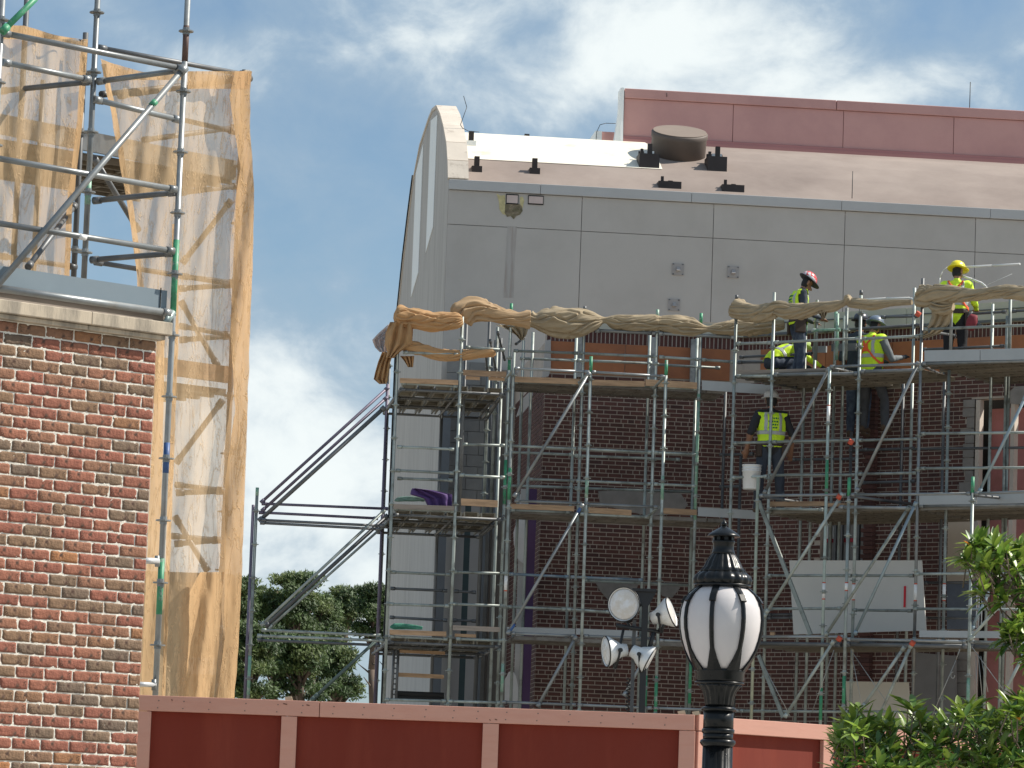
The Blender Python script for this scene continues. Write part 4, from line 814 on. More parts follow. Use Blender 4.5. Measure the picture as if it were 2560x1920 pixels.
    if vest:
        up = (J['chest']-J['waist']).normalized(); w0 = np.array(J['waist']); upv = np.array(up)
        tor = lambda c, t, b: t == 0 and segs[b][4] == 'shirt'
        hgt = lambda c: (c-w0)@upv
        sx = lambda c: c[0]
        mid = J['chest']
        if vest == 'vest':
            v_ = shell('vest', hv, lambda c, t, b: t in (0,) and -.16 < hgt(c) < .36 and not (abs(sx(c)-mid.x) > .225), .018)
            shell('reflective_band', refl, lambda c, t, b: t == 0 and .03 < hgt(c) < .085, .0215)
            for i in (-1, 1): shell('reflective_stripe', refl, lambda c, t, b: t == 0 and .08 < hgt(c) < .36 and .085 < i*(sx(c)-mid.x) < .13, .0205)
            back = -1
            if 'print' in extras:
                for k in range(4):
                    shell('printed_lettering', gprint, lambda c, t, b, k=k: t == 0 and (c-np.array(mid))[1] < 0 and .12+.045*k < hgt(c) < .145+.045*k and -.07+.013*(k % 2) < sx(c) < .05+.01*k and math.sin(c[0]*190+k*2) > -.55, .022)
        else:
            shell('reflective_band', refl, lambda c, t, b: t == 0 and .0 < hgt(c) < .05, .006)
            for i in (-1, 1): shell('reflective_stripe', refl, lambda c, t, b: t == 0 and .05 < hgt(c) < .36 and .085 < i*(sx(c)-mid.x) < .13, .006)
        if 'harness' in extras:
            for i in (-1, 1): shell('harness_strap', orst, lambda c, t, b: t == 0 and -.12 < hgt(c) < .36 and abs(sx(c)-mid.x - i*(.11*(abs(hgt(c)-.2))/.16)) < .016, .026)
            shell('harness_pad', orst, lambda c, t, b: t == 0 and c[1] < mid.y and .12 < hgt(c) < .24 and abs(sx(c)-mid.x) < .035, .03)
    if 'belt' in extras:
        pv = np.array(J['pelvis']); shell('tool_belt', belt_m, lambda c, t, b: t in (0, 3) and abs(c[2]-pv[2]-.03) < .035 and abs(c[0]) < .25 and abs(c[1]-pv[1]) < .2, .02)
        for i in (-1, 1):
            q = MB(); c = W(J['pelvis']+V((i*.19, -.03, -.08))); q.box(c, M.to_3x3()@V((.035, 0, 0)), M.to_3x3()@V((0, .08, 0)), V((0, 0, .1))); q.build('tool_pouch', belt_m, root, bevel=.015)
    # hard hat
    hc = J['head']+hu*.055; q = MB(); hb = []
    def hring(h, r, n_=28, bf=0): return [W(hc + hu*h + lk*(math.cos(2*math.pi*k/n_)*r*1.18+(bf if math.cos(2*math.pi*k/n_) > .3 else 0)) + hx*math.sin(2*math.pi*k/n_)*r) for k in range(n_)]
    q.rings([hring(h, r) for h, r in ((-.0, .112), (.03, .112), (.06, .106), (.09, .09), (.115, .06), (.127, .02))]); o = q.build('hard_hat', hat[0], root)
    q = MB(); q.rings([hring(-.008, .108, bf=.0), hring(-.012, .145, bf=.03), hring(-.004, .147, bf=.03), hring(.004, .108, bf=.0)]); q.build('brim', hat[1], root)
    return root, M, J, hu, lk, hx
hat_multi = mat('sticker_covered_hat', (.8, .8, .8), .3, 0, .1, 10, ramp=None, col2=(.65, .05, .05), c2s=7, c2t=(.5, .54), coat=.3)
hat_y = mat('yellow_hat', (.85, .72, .02), .35, 0, .04, 10, coat=.3); hat_b = mat('slate_blue_hat', (.14, .18, .24), .35, 0, .05, 10, coat=.3); hat_w = mat('white_hat', (.6, .58, .55), .4, 0, .05, 10); brim_d = mat('dark_brim', (.03, .03, .04), .5)
def place(pl, off, px, py_hat, zfeet): # ground point under a hat seen at px,py_hat
    p = pl.at(px, py_hat, off); return V((p.x, p.y, zfeet))
# rolls lean with the picture: the ground point stays below the hat in the world, not in the picture
f1 = place(RB, 1.2, 1999, 690, zD1)
a = RB.at(2016, 680, 1.2).z - zD1; print('W1 hat height', a)
person('standing worker in lime vest, dark shirt and red and white hard hat looking down', f1, R_(-75), dict(head=(0, .13, 1.62), look=(0, .75, -.55), neck=(0, .05, 1.48), chest=(0, .0, 1.33), wr_l=(-.16, .3, 1.02), wr_r=(.16, .3, 1.05), el_r=(.27, .02, 1.12), el_l=(-.27, .02, 1.12), knee_l=(-.1, .06, .5)), dict(sleeve=dshirt, fore=dshirt), (hat_multi, brim_d), extras=('belt', 'print'), scale=min(1.03, a/1.78))
q = MB(); 
f2 = RB.at(1950, 925, 1.5); f2 = V((f2.x, f2.y, zD1))
person('worker crouching low in lime vest behind the legs of the standing worker', f2, R_(-60), dict(pelvis=(0, -.18, .42), waist=(0, -.1, .52), chest=(0, .12, .62), neck=(0, .27, .68), head=(0, .38, .76), look=(0, .9, -.3), hip_l=(-.1, -.16, .4), hip_r=(.1, -.16, .4), knee_l=(-.16, .2, .48), knee_r=(.16, .2, .45), sh_l=(-.19, .2, .66), sh_r=(.19, .2, .66), el_l=(-.24, .42, .5), el_r=(.26, .45, .5), wr_l=(-.2, .66, .45), wr_r=(.22, .7, .42)), dict(sleeve=hvo, fore=hvo, hand=glove_m), (mat('pale_lime_hat', (.6, .75, .3), .4), mat('pale_lime_hat', (.6, .75, .3))), scale=.88)
zS = RB.at(2200, 1084, 2.0).z
f3 = RB.at(2180, 800, 1.75); f3 = V((f3.x, f3.y, zS)); a3 = RB.at(2180, 788, 1.75).z-zS; print('W3', a3)
person('worker in slate blue hard hat, lime vest, orange harness and grey sleeves', f3, R_(-40), dict(head=(.0, .08, 1.63), look=(.2, .9, -.3), el_r=(.3, .12, 1.12), wr_r=(.3, .42, 1.18), el_l=(-.24, .15, 1.14), wr_l=(-.12, .42, 1.14), knee_r=(.2, .1, .5), ankle_r=(.28, .0, .09)), dict(shirt=hvo, sleeve=gslv, fore=gslv, pants=mat('grey_work_trousers', (.06, .065, .075), .85, 0, .2, 8), hand=glove_m), (hat_b, hat_b), extras=('harness',), scale=a3/1.79)
f3b = RB.at(2150, 805, 2.3); f3b = V((f3b.x, f3b.y, zS))
person('worker in black hard hat mostly hidden behind the post beside the slate blue hard hat', f3b, R_(-30), dict(), dict(shirt=dshirt), (mat('black_hat', (.05, .055, .07), .35), brim_d), vest=None, scale=(RB.at(2150, 782, 2.3).z-zS)/1.79)
f4 = RB.at(1930, 990, .45); f4 = V((f4.x, f4.y, zD2)); a4 = RB.at(1930, 976, .45).z-zD2; print('W4', a4)
person('worker seen from behind on the middle deck, white hard hat, printed lime vest, dark trousers', f4, R_(10), dict(head=(0, .03, 1.63), ankle_l=(-.17, 0, .09), ankle_r=(.17, 0, .09), knee_l=(-.15, .02, .5), knee_r=(.15, .02, .5), el_l=(-.31, -.03, 1.15), el_r=(.31, -.03, 1.15), wr_l=(-.33, .1, .92), wr_r=(.33, .12, .92)), dict(pants=mat('charcoal_jeans', (.04, .048, .065), .85, 0, .2, 8), shirt=mat('black_tee', (.02, .02, .024), .8), sleeve=mat('black_tee', (.02, .02, .024))), (hat_w, hat_w), extras=('print', 'belt'), scale=a4/1.78)
f5 = RB.at(2392, 665, 1.5); zF5 = zD1r; a5 = RB.at(2392, 654, 1.5).z-zF5; print('W5', a5)
person('worker in yellow hard hat and long-sleeved lime shirt with orange harness and black trousers', V((f5.x, f5.y, zF5)), R_(-15), dict(head=(.0, .06, 1.64), look=(.5, .8, -.2), el_l=(-.27, .1, 1.18), wr_l=(-.2, .36, 1.15), el_r=(.27, .12, 1.15), wr_r=(.26, .4, 1.1)), dict(shirt=hvo, sleeve=hvo, fore=hvo, pants=blk), (hat_y, hat_y), vest='tape', extras=('harness', 'belt'), scale=a5/1.79)
fb = RB.at(2425, 812, 1.3); tbag = thing('tool_bag', 'dark red tool pouch with drill at the hip of the yellow-helmeted worker', 'tool bag', fb)
q = MB(); q.lathe(fb+V((0, 0, -.08)), V((.25, 0, 1)), [(0, .05), (.03, .075), (.14, .085), (.2, .07), (.24, .05)], 14, lambda th, h: 1+.12*math.sin(3*th)); q.build('pouch', mat('dark_red_cloth', (.22, .03, .04), .8, 0, .2, 10), tbag)
q = MB(); q.tube(fb+V((.02, 0, .08)), fb+V((.17, 0, -.01)), .022, 8); q.tube(fb+V((-.03, 0, .12)), fb+V((.03, 0, .2)), .015, 8); q.build('tool', galv_dark, tbag)
# bucket hung beside the middle-deck worker
bk = RB.at(1878, 1224, .1); bu = thing('bucket', 'white plastic pail hanging on the rail left of the middle-deck worker', 'bucket', bk)
bm = mat('white_plastic', (.72, .72, .71), .45, 0, .05, 8)
q = MB(); q.lathe(bk, V((0, 0, 1)), [(0, .122), (.01, .128), (.27, .14), (.275, .15), (.285, .15), (.29, .142), (.305, .142), (.31, .15), (.32, .15), (.325, .143), (.36, .144), (.365, .152), (.375, .152), (.375, .138), (.05, .125)], 30); q.build('pail', bm, bu)
q = MB(); q.path([bk+V((math.cos(a)*.15, -.02-.05*math.sin(a), .34-.1*math.sin(a))) for a in [math.pi*k/10 for k in range(11)]], .004, 5); q.build('handle', wire, bu)

# boards leaning under the right wing
wb = mat('white_drywall', (.62, .60, .56), .85, 0, .05, 1.5, .05, 10); 
def slab(name, label, cat, pl, off, cor, m_, th=.02, tilt=.0):
    q = MB(); P4 = [pl.at(x, y, off + (tilt if k > 1 else 0)) for k, (x, y) in enumerate(cor)]; q.prism(P4, pl.n*th); return q.build(name, m_, None, label=label, cat=cat)
b1 = slab('board_sheet', 'large off-white board with a red stripe propped behind the lower braces', 'board', RB, .75, ((1984, 1586), (2315, 1576), (2304, 1401), (1973, 1401)), wb, tilt=.0)
q = MB(); x0, z0 = RB.st(2258, 1518, .73); x1, z1 = RB.st(2264, 1465, .73); q.pbox(RB, x0, x1, .735, .745, z0, z1); o = q.build('red_stripe', mat('red_stripe', (.6, .01, .03), .6), b1)
BASE[b1.name] = b1.location.copy()
slab('board_sheet', 'smaller cream board standing behind the lowest braces above the shrub', 'board', RB, .6, ((2120, 1830), (2278, 1830), (2271, 1706), (2114, 1703)), mat('cream_board', (.55, .5, .42), .85, 0, .05, 2))
slab('plywood_sheet', 'upright tan stained sheet leaning left of the pink opening', 'board', RW, -.35, ((2367, 1453), (2432, 1453), (2432, 1294), (2370, 1294)), mat('tan_sheet', (.46, .38, .3), .85, 0, .06, 2, col2=(.25, .22, .2), c2s=1.2, c2t=(.55, .75)))
slab('blue_sheet', 'slate blue tarp sheet hanging behind the right posts', 'tarp', RW, -.3, ((2367, 1573), (2440, 1573), (2440, 1460), (2367, 1460)), mat('slate_blue_sheet', (.13, .155, .2), .7, 0, .15, 4, .5, 6, .03))
slab('board_sheet', 'dull grey board behind the lowest right posts', 'board', RW, -.25, ((2280, 1840), (2390, 1840), (2390, 1640), (2280, 1630)), mat('dull_grey_board', (.2, .19, .185), .85, 0, .15, 2))
# cloth and net bundles on the tower decks
pc_ = sheet('purple_cloth', 'purple cloth draped over the middle tower deck edge', 'cloth', LA, .3, [(1031, 1040, 1221), (1028, 1085, 1226), (1026, 1130, 1236), (1060, 1130, 1246), (1068, 1130, 1262), (1078, 1130, 1276)], mat('purple_cloth', (.09, .045, .17), .8, 0, .1, 3, .4, 10, .02), 3, .05)
netg = mat('green_netting', (.06, .25, .17), .7, 0, .3, 20, .5, 60, .01)
rolled('net_bundle', 'green net bundle lying on the middle tower deck', 'net', LA, .4, [(986, 1252, 4), (1000, 1248, 6), (1030, 1247, 6), (1062, 1250, 4)], mat('pale_green_netting', (.16, .26, .22), .7, 0, .3, 20), 11)
rolled('net_bundle', 'bright green net bundle lying on the lowest tower deck', 'net', LA, .3, [(975, 1568, 4), (985, 1566, 7), (1020, 1566, 7), (1056, 1570, 4)], netg, 12)

# ------------------------------------------------------------------ portable floodlight mast
FD = Plane(1600, 56, 0, py=1500); fl = thing('floodlight_tower', 'black mast with four white round floodlights in front of the brick facade', 'floodlight', V((FD.at(1600, 1500).x, 56, 0)))
blkm = mat('black_metal', (.02, .021, .023), .4, .2, .15, 8)
top = FD.at(1614, 1478); xm = top.x
q = MB(); q.box(V((xm, 56, top.z/2)), V((.045, 0, 0)), V((0, .045, 0)), V((0, 0, top.z/2))); q.build('mast', blkm, fl, bevel=.006)
q = MB(); q.box(V((xm-.14, 56.1, top.z/2-.3)), V((.025, 0, 0)), V((0, .025, 0)), V((0, 0, top.z/2-.1))); q.build('mast_rail', galv_dark, fl)
q = MB(); q.box(V((xm-.02, 56, top.z+.01)), V((.17, 0, 0)), V((0, .1, 0)), V((0, 0, .02))); q.prism([V((xm-.15, 55.95, top.z-.01)), V((xm+.15, 55.95, top.z-.01)), V((xm+.05, 55.95, top.z-.2)), V((xm-.05, 55.95, top.z-.2))], V((0, .1, 0))); q.build('mast_head', blkm, fl)
q = MB(); pA, pB = FD.at(1540, 1563), FD.at(1650, 1580); q.tube(pA, pB, .028, 8); q.tube(FD.at(1650, 1580), FD.at(1672, 1545), .022, 8); q.tube(FD.at(1635, 1580), FD.at(1622, 1625), .03, 8); q.build('crossbar', blkm, fl)
q = MB(); q.path([V((xm-.2+.03*math.sin(k*1.9), 56+.03*math.cos(k*1.9), 2.4+k*.016)) for k in range(130)], .008, 5); q.build('coiled_cable', blkm, fl)
q = MB(); q.path([FD.at(x, y) for x, y in ((1545, 1620), (1555, 1627), (1572, 1624), (1582, 1612))], .006, 5); q.build('cable', blkm, fl)
housing = mat('white_lamp_housing', (.75, .76, .76), .3, .1, .05, 8, coat=.2); lens = mat('milky_lens', (.62, .59, .55), .25, 0, .06, 6, col2=(.72, .74, .78), c2s=8)
for (x, y, dx, dy, dz, sc_) in ((1562, 1511, -.42, -.9, -.05, 1.12), (1672, 1532, .88, -.25, .32, 1.0), (1522, 1628, -.93, -.25, -.12, 1.0), (1618, 1647, .80, -.1, -.42, .95)):
    ax = V((dx, dy, dz)).normalized(); c = FD.at(x, y); k = .215*sc_
    q = MB(); q.lathe(c, ax, [(-.27*sc_, .05), (-.26*sc_, .085), (-.17*sc_, .1), (-.13*sc_, .13), (-.05, k*.82), (0, k*.97), (.03, k), (.045, k), (.045, k*.94), (.02, k*.93)], 36); o = q.build('lamp_head', housing, fl)
    q = MB(); q.lathe(c, ax, [(.03, k*.935), (.045, k*.8), (.055, k*.45), (.058, .01)], 36); q.build('lens', lens, o)
    q = MB(); q.lathe(c, ax, [(.034, k*1.02), (.05, k*1.02), (.05, k*.97), (.034, k*.97)], 36, caps=False); q.build('rim', blkm, o)
    sd = ax.cross(V((0, 0, 1))).normalized(); q = MB()
    for i in (-1, 1): q.tube(c-ax*.12*sc_+sd*i*.17, c-ax*.1-V((0, 0, .24))+sd*i*.05, .016, 6); q.lathe(c-ax*.12*sc_+sd*i*.12, sd*i, [(0, .03), (.07, .03)], 10)
    q.tube(c-ax*.1-V((0, 0, .24))-sd*.05, c-ax*.1-V((0, 0, .24))+sd*.05, .016, 6)
    q.tube(c-ax*.1-V((0, 0, .24)), V((c.x*.6+xm*.4, 56, FD.at(x, 1572).z)), .02, 6); q.build('yoke', blkm, o)

# ------------------------------------------------------------------ street lamp
LD = Plane(1800, 21, 0, py=1600); c0 = LD.at(1802, 1600); mpx = 21/FPX
def lz(py): return c0.z + (1600-py)*mpx
lamp = thing('street_lamp', 'black cast-iron street lamp with ribbed white egg-shaped globe in front of the red fence', 'street lamp', V((c0.x, c0.y, 0)))
iron = mat('gloss_black_iron', (.008, .009, .010), .3, 0, .2, 12, .15, 30, .002, coat=.1, spec=.25)
globe_m = mat('milky_white_globe', (.66, .62, .62), .35, 0, .03, 3, trans=.12, col2=(.7, .66, .65), c2s=4)
AX = V((0, 0, 1)); B0 = V((c0.x, c0.y, 0))
def lath(name, pr, m_=iron, n=48, mod=None, par=lamp):
    q = MB(); q.lathe(B0, AX, [(lz(y), r*mpx) for y, r in pr], n, mod); return q.build(name, m_, par)
lath('globe', [(1676, 58), (1665, 66), (1650, 76), (1625, 88), (1600, 96), (1575, 101), (1550, 102.5), (1525, 100), (1505, 94), (1488, 84), (1475, 70), (1468, 56)], globe_m, 64)
fl_ = lambda d, n=16: (lambda th, h: 1+d*abs(math.cos(n/2*th)))
lath('crown_ring', [(1470, 60), (1468, 70), (1462, 73)])
lath('gadroon_ring', [(1465, 66), (1460, 72), (1450, 74), (1440, 70), (1434, 62), (1430, 58)], n=96, mod=lambda th, h: .95+.07*abs(math.sin(8*th)))
lath('fluted_neck', [(1432, 55), (1428, 58), (1418, 49), (1405, 43), (1395, 37), (1388, 32), (1384, 29)], n=96, mod=lambda th, h: .94+.08*abs(math.sin(8*th)))
lath('collar', [(1386, 28), (1382, 29.5), (1378, 28), (1372, 26), (1360, 26.5), (1356, 28.5), (1352, 28.5), (1350, 26)])
lath('vent_core', [(1352, 16), (1338, 16)], hole_m)
q = MB()
for k in range(8):
    a = k*math.pi/4+.2; c = B0+V((math.cos(a)*23*mpx, math.sin(a)*23*mpx, lz(1346))); q.box(c, V((-math.sin(a), math.cos(a), 0))*5*mpx, V((math.cos(a), math.sin(a), 0))*3*mpx, V((0, 0, 6*mpx)))
q.build('vent_bars', iron, lamp)
lath('cap', [(1341, 26), (1342, 40), (1339, 41), (1334, 36), (1328, 28), (1322, 17), (1317, 9), (1313, 5)]); lath('finial', [(1315, 4), (1312, 7), (1308, 7.5), (1304, 5), (1302, 3), (1296, 1)])
gp_ = [(1678, 60), (1665, 68), (1650, 78), (1625, 90), (1600, 98), (1575, 103), (1550, 104.5), (1525, 102), (1505, 96), (1488, 86), (1475, 72), (1466, 60)]
for k in range(8):
    a = k*math.pi/4 + math.pi/8 + R_(6); ur = V((math.cos(a), math.sin(a), 0)); ut = V((-math.sin(a), math.cos(a), 0)); q = MB(); rr = []
    for y, r in gp_:
        w_ = (5.3 if 1500 < y < 1640 else 8.5 if y < 1500 else 8+ (y-1640)*.28)*mpx; c = B0+ur*r*mpx+V((0, 0, lz(y)))
        rr.append([c-ut*w_-ur*.004, c-ut*w_+ur*.006, c+ur*.011, c+ut*w_+ur*.006, c+ut*w_-ur*.004])
    q.rings(rr, smooth=False); o = q.build('rib', iron, lamp)
    q = MB(); c = B0+ur*97*mpx+V((0, 0, lz(1500))); q.box(c, ut*8.5*mpx, (ur*.55+V((0, 0, -.8)))*11*mpx, (ur*.8+V((0, 0, .55)))*3*mpx); q.build('bracket', iron, o, bevel=.002)
lath('globe_holder', [(1705, 60), (1700, 62), (1684, 62), (1680, 64), (1676, 64), (1674, 60)]); lath('holder_lip', [(1712, 56), (1709, 63), (1705, 61)])
lath('fluted_capital', [(1766, 34), (1760, 36), (1745, 38), (1730, 43), (1720, 50), (1712, 57)], n=96, mod=lambda th, h: .94+.07*abs(math.sin(8*th)))
lath('column_ring', [(1778, 38), (1776, 43), (1771, 44), (1768, 40), (1766, 34)])
lath('column', [(1822, 38), (1776, 37.5)]); lath('column_ring', [(1834, 38), (1831, 40.5), (1824, 41), (1821, 38)]); lath('column', [(1850, 37.5), (1833, 38)])
lath('column_ring', [(1866, 38), (1862, 42), (1857, 45), (1851, 44), (1848, 39)])
q = MB(); q.lathe(B0, AX, [(.3, 46*mpx), (lz(1864), 37.5*mpx)], 96, lambda th, h: .97+.04*abs(math.sin(8*th))); q.build('column', iron, lamp); q = MB(); q.lathe(B0, AX, [(0, .19), (.1, .19), (.14, .16), (.28, .12), (.34, .1)], 48); q.build('base', iron, lamp)

# ------------------------------------------------------------------ painted hoarding
FP = Plane(350, 25.5, 0, py=1738); cf = FP.at(1737, 1790); FQ = Plane(1737, cf.y, R_(38), py=1790)
fe = thing('hoarding_fence', 'brick-red plywood hoarding with salmon timber rails and studs turning a corner behind the lamp', 'fence', V((0, 25.5, 0)))
sal = mat('salmon_painted_timber', (.60, .31, .235), .7, 0, .06, 3, .25, 12, .003, streak=(1, 1, 6), col2=(.55, .27, .2), c2s=3, rnd=.03)
redp = mat('brick_red_plywood', (.185, .024, .011), .88, 0, .08, 1.2, .3, 40, .003, streak=(1, 1, .15), rnd=.05, col2=(.235, .04, .02), c2s=3, c2t=(.5, .75))
paint_chip = mat('bare_wood_chip', (.5, .4, .28), .8)
zt0 = FP.st(350, 1738)[1]; zt1 = zt0-.098
scn = FP.st(1737, 1790)[0]; zlow = -.0
def fx(px): return FP.st(px, 1850)[0]
top_z = lambda s: zt0 - .0 
cuts = [fx(230), FP.st(800, 1760)[0], scn-.0]
for a, b in zip(cuts, cuts[1:]):
    q = MB(); q.pbox(FP, a+.002, b-.002, -.04, .0, zt1, zt0); q.build('rail', sal, fe, bevel=.003)
st_px = [(330, 376), (702, 741), (1206, 1246), (1697, 1737)]; studs = []
for a, b in st_px:
    a_, b_ = FP.st(a, 1850)[0], FP.st(b, 1850)[0]; studs.append((a_, b_)); q = MB(); q.pbox(FP, a_, b_, -.036, -.001, .1, zt1-.003); q.build('stud', sal, fe, bevel=.003)
for (a, b) in zip([(fx(150), fx(230))]+studs, studs): q = MB(); q.pbox(FP, a[1]-.03, b[0]+.03, .001, .019, .05, zt0-.01); q.build('plywood_panel', redp, fe)
q = MB(); q.pbox(FP, fx(230), scn, -.036, -.001, 0, .098); q.build('rail', sal, fe)
# turned part
s_end = FQ.st(1766, 1800)[0]
q = MB(); q.pbox(FQ, .002, .112, -.04, .05, zt1, zt0+.004); q.build('rail_end', sal, fe, bevel=.003)
q = MB(); q.pbox(FQ, .004, .10, -.036, .05, .1, zt1-.004); q.build('corner_post', sal, fe, bevel=.003)
q = MB(); q.pbox(FQ, .114, 6, -.04, .0, zt1-.005, zt0-.005); q.build('rail', sal, fe, bevel=.003)
prev = .1
for px in (2050, 2420):
    a = FQ.st(px, 1850)[0]; b = a+.09; q = MB(); q.pbox(FQ, a, b, -.036, -.001, .1, zt1-.008); q.build('stud', sal, fe, bevel=.003)
    q = MB(); q.pbox(FQ, prev, a+.03, .001, .019, .05, zt0-.015); q.build('plywood_panel', redp, fe); prev = b-.03
q = MB(); q.pbox(FQ, prev, 6, .001, .019, .05, zt0-.015); q.build('plywood_panel', redp, fe)
for (x, y) in ((722, 1740), (1704, 1782), (1740, 1786)):
    p = FP.at(x, y-1, -.01); q = MB(); q.box(V((p.x, p.y, zt0+.012)), V((.022, 0, .004)), V((0, .015, 0)), V((-.004, 0, .012))); q.build('wood_chip', paint_chip, fe)
scr = mat('screw_head', (.16, .13, .11), .5, .4)
for px in (392, 455, 520, 610, 690, 752, 830, 905, 980, 1060, 1130, 1190, 1262, 1340, 1420, 1500, 1580, 1660):
    for yy in (12, 30):
        p = FP.at(px+(yy % 7), 1738+(px-350)*.034+yy, -.0405); q = MB(); q.tube(p, p-V((0, .0015, 0)), .0042, 8); q.build('screw', scr, fe)
for (x, y, w_) in ((713, 1760, 5), (770, 1763, 4), (430, 1750, 2), (1240, 1799, 3), (1225, 1800, 2)):
    p = FP.at(x, y, -.041); q = MB(); q.box(p, V((w_*.0025, 0, -.002)), V((0, .001, 0)), V((0, 0, .003))); q.build('knot', mat('dark_knot', (.12, .05, .03), .8), fe)

# ------------------------------------------------------------------ near brick wall
BW = Plane(369, 23.3, R_(39), py=1300)
bw = thing('brick_wall', 'near weathered red and brown brick wall with pale stone coping at left', 'wall', BW.P(0, 0, 0))
PH = .0676; PL_ = .192; sE = BW.st(369, 1300)[0]; ztop = BW.st(380, 851)[1]
rl = [(0, (.29, .105, .068)), (.25, (.245, .088, .058)), (.48, (.30, .12, .073)), (.62, (.25, .122, .073)), (.70, (.22, .13, .075)), (.86, (.19, .125, .08)), (.95, (.15, .105, .075)), (1, (.35, .15, .06))]
bnear = mat('old_handmade_brick', (.3, .1, .06), .92, 0, .25, 24, 1.0, 60, .008, ramp=rl, col2=(.09, .05, .035), c2s=14, c2t=(.58, .7), crack=(.05, .03, .02))
def rough_brick(seed, L, H):
    rnd = random.Random(seed); nx, nz = 14, 6; vs = []; fs = []
    def hgt(i, k):
        u, v = i/nx, k/nz; e = min(u*L, (1-u)*L, v*H, (1-v)*H)
        d = -.005*max(0, 1-e/.0035) if e < .0035 else 0
        g_ = noise.noise(V((u*L*22+seed*7, v*H*22, seed))); g2 = noise.noise(V((u*L*60+v*H*50, v*H*60, seed*3)))
        cr = -.006*max(0, .12-abs(noise.noise(V((u*L*28+v*H*26, v*H*14-u*L*10, seed*5)))))/.12 * (1 if noise.noise(V((u*L*9, v*H*9, seed+40))) > -.05 else 0)
        return .0075+d+.003*g_+.0015*g2+cr
    for k in range(nz+1):
        for i in range(nx+1):
            jx = noise.noise(V((k*1.3, i*.9, seed)))*.002 if i in (0, nx) else 0; jz = noise.noise(V((i*.6, k, seed+9)))*.0028 if k in (0, nz) else 0
            vs.append((i/nx*L+jx, -hgt(i, k), k/nz*H+jz))
    for k in range(nz):
        for i in range(nx): a = k*(nx+1)+i; fs.append((a, a+1, a+nx+2, a+nx+1))
    n0 = len(vs); vs += [(0, .02, 0), (L, .02, 0), (L, .02, H), (0, .02, H)]
    fs.append(tuple(list(range(nx, -1, -1)) + [n0, n0+1])); fs.append(tuple(list(range(nz*(nx+1), nz*(nx+1)+nx+1)) + [n0+2, n0+3]))
    fs.append(tuple([k*(nx+1) for k in range(nz+1)] + [n0+3, n0])); fs.append(tuple([k*(nx+1)+nx for k in range(nz, -1, -1)] + [n0+1, n0+2]))
    me = bpy.data.meshes.new('brick'); me.from_pydata(vs, [], fs); me.materials.append(bnear); me.polygons.foreach_set('use_smooth', [len(f) == 4 for f in fs]); me.update(); return me
bl = [rough_brick(i, PL_-.0085, PH-.0095) for i in range(14)]; bs_ = [rough_brick(50+i, PL_*.42, PH-.0095) for i in range(5)]
rnd = random.Random(11); r = 0; z = ztop-PH; rotz = R_(39)
while z > BW.st(360, 1960)[1]-.1:
    off = (0, .5, .06, .53)[r % 4] + rnd.uniform(-.03, .03); x = sE
    fr = (off % 1)
    L1 = .42*PL_ if r % 2 else PL_-.0085
    first = True
    while x > sE-1.15:
        if first and r % 2: me = rnd.choice(bs_); w_ = PL_*.42
        else: me = rnd.choice(bl); w_ = PL_-.0085
        first = False; x -= w_
        if rnd.random() < .5: o = inst('brick', me, bw, BW.P(x, -.001+rnd.uniform(-.0015, .0015), z+.005), (rnd.uniform(-.004, .004), rnd.uniform(-.008, .008), rotz))
        else: o = inst('brick', me, bw, BW.P(x+w_, -.001+rnd.uniform(-.0015, .0015), z+.005+PH-.0095), (rnd.uniform(-.004, .004), math.pi+rnd.uniform(-.008, .008), rotz))
        x -= .0085
    z -= PH; r += 1
    if len(bw.children) > 292: break
mn = mat('white_lime_mortar', (.76, .71, .62), .95, 0, .12, 30, .9, 160, .006)
q = MB(); nx, nz = 150, 520; z0 = BW.st(360, 1960)[1]-.2; rows = []
for k in range(nz+1):
    zz = z0+(ztop+.002-z0)*k/nz
    rows.append([BW.P(sE-1.6+1.597*i/nx, .0025*noise.noise(V((i*.25, k*.22, 0)))+.0015*noise.noise(V((i*.9, k*.9, 5))) - .0012, zz) for i in range(nx+1)])
q.rings(rows, closed=False, caps=False); q.build('mortar', mn, bw)
q = MB(); q.pbox(BW, sE-1.6, sE-.004, .004, .35, 0, ztop); q.build('wall_core', mn, bw)
stone = mat('weathered_cast_stone', (.50, .42, .32), .9, 0, .1, 6, .4, 60, .004, streak=(3, 3, .6), col2=(.28, .24, .19), c2s=3.2, c2t=(.45, .62))
zc = BW.st(408, 838, -.06)[1]; zc2 = BW.st(411, 804, -.08)[1]; sj = BW.st(230, 800, -.08)[0]
for a, b in ((sj-1.3, sj-.001), (sj+.001, sE+.06)):
    q = MB(); q.pbox(BW, a, b-(.028 if b > sj+.1 else 0), -.05, .4, ztop+.003, zc+.0); q.build('coping_lower', stone, bw, bevel=.004)
    q = MB(); q.pbox(BW, a, b, -.08, .43, zc+.002, zc2); q.build('coping_stone', stone, bw, bevel=.005)

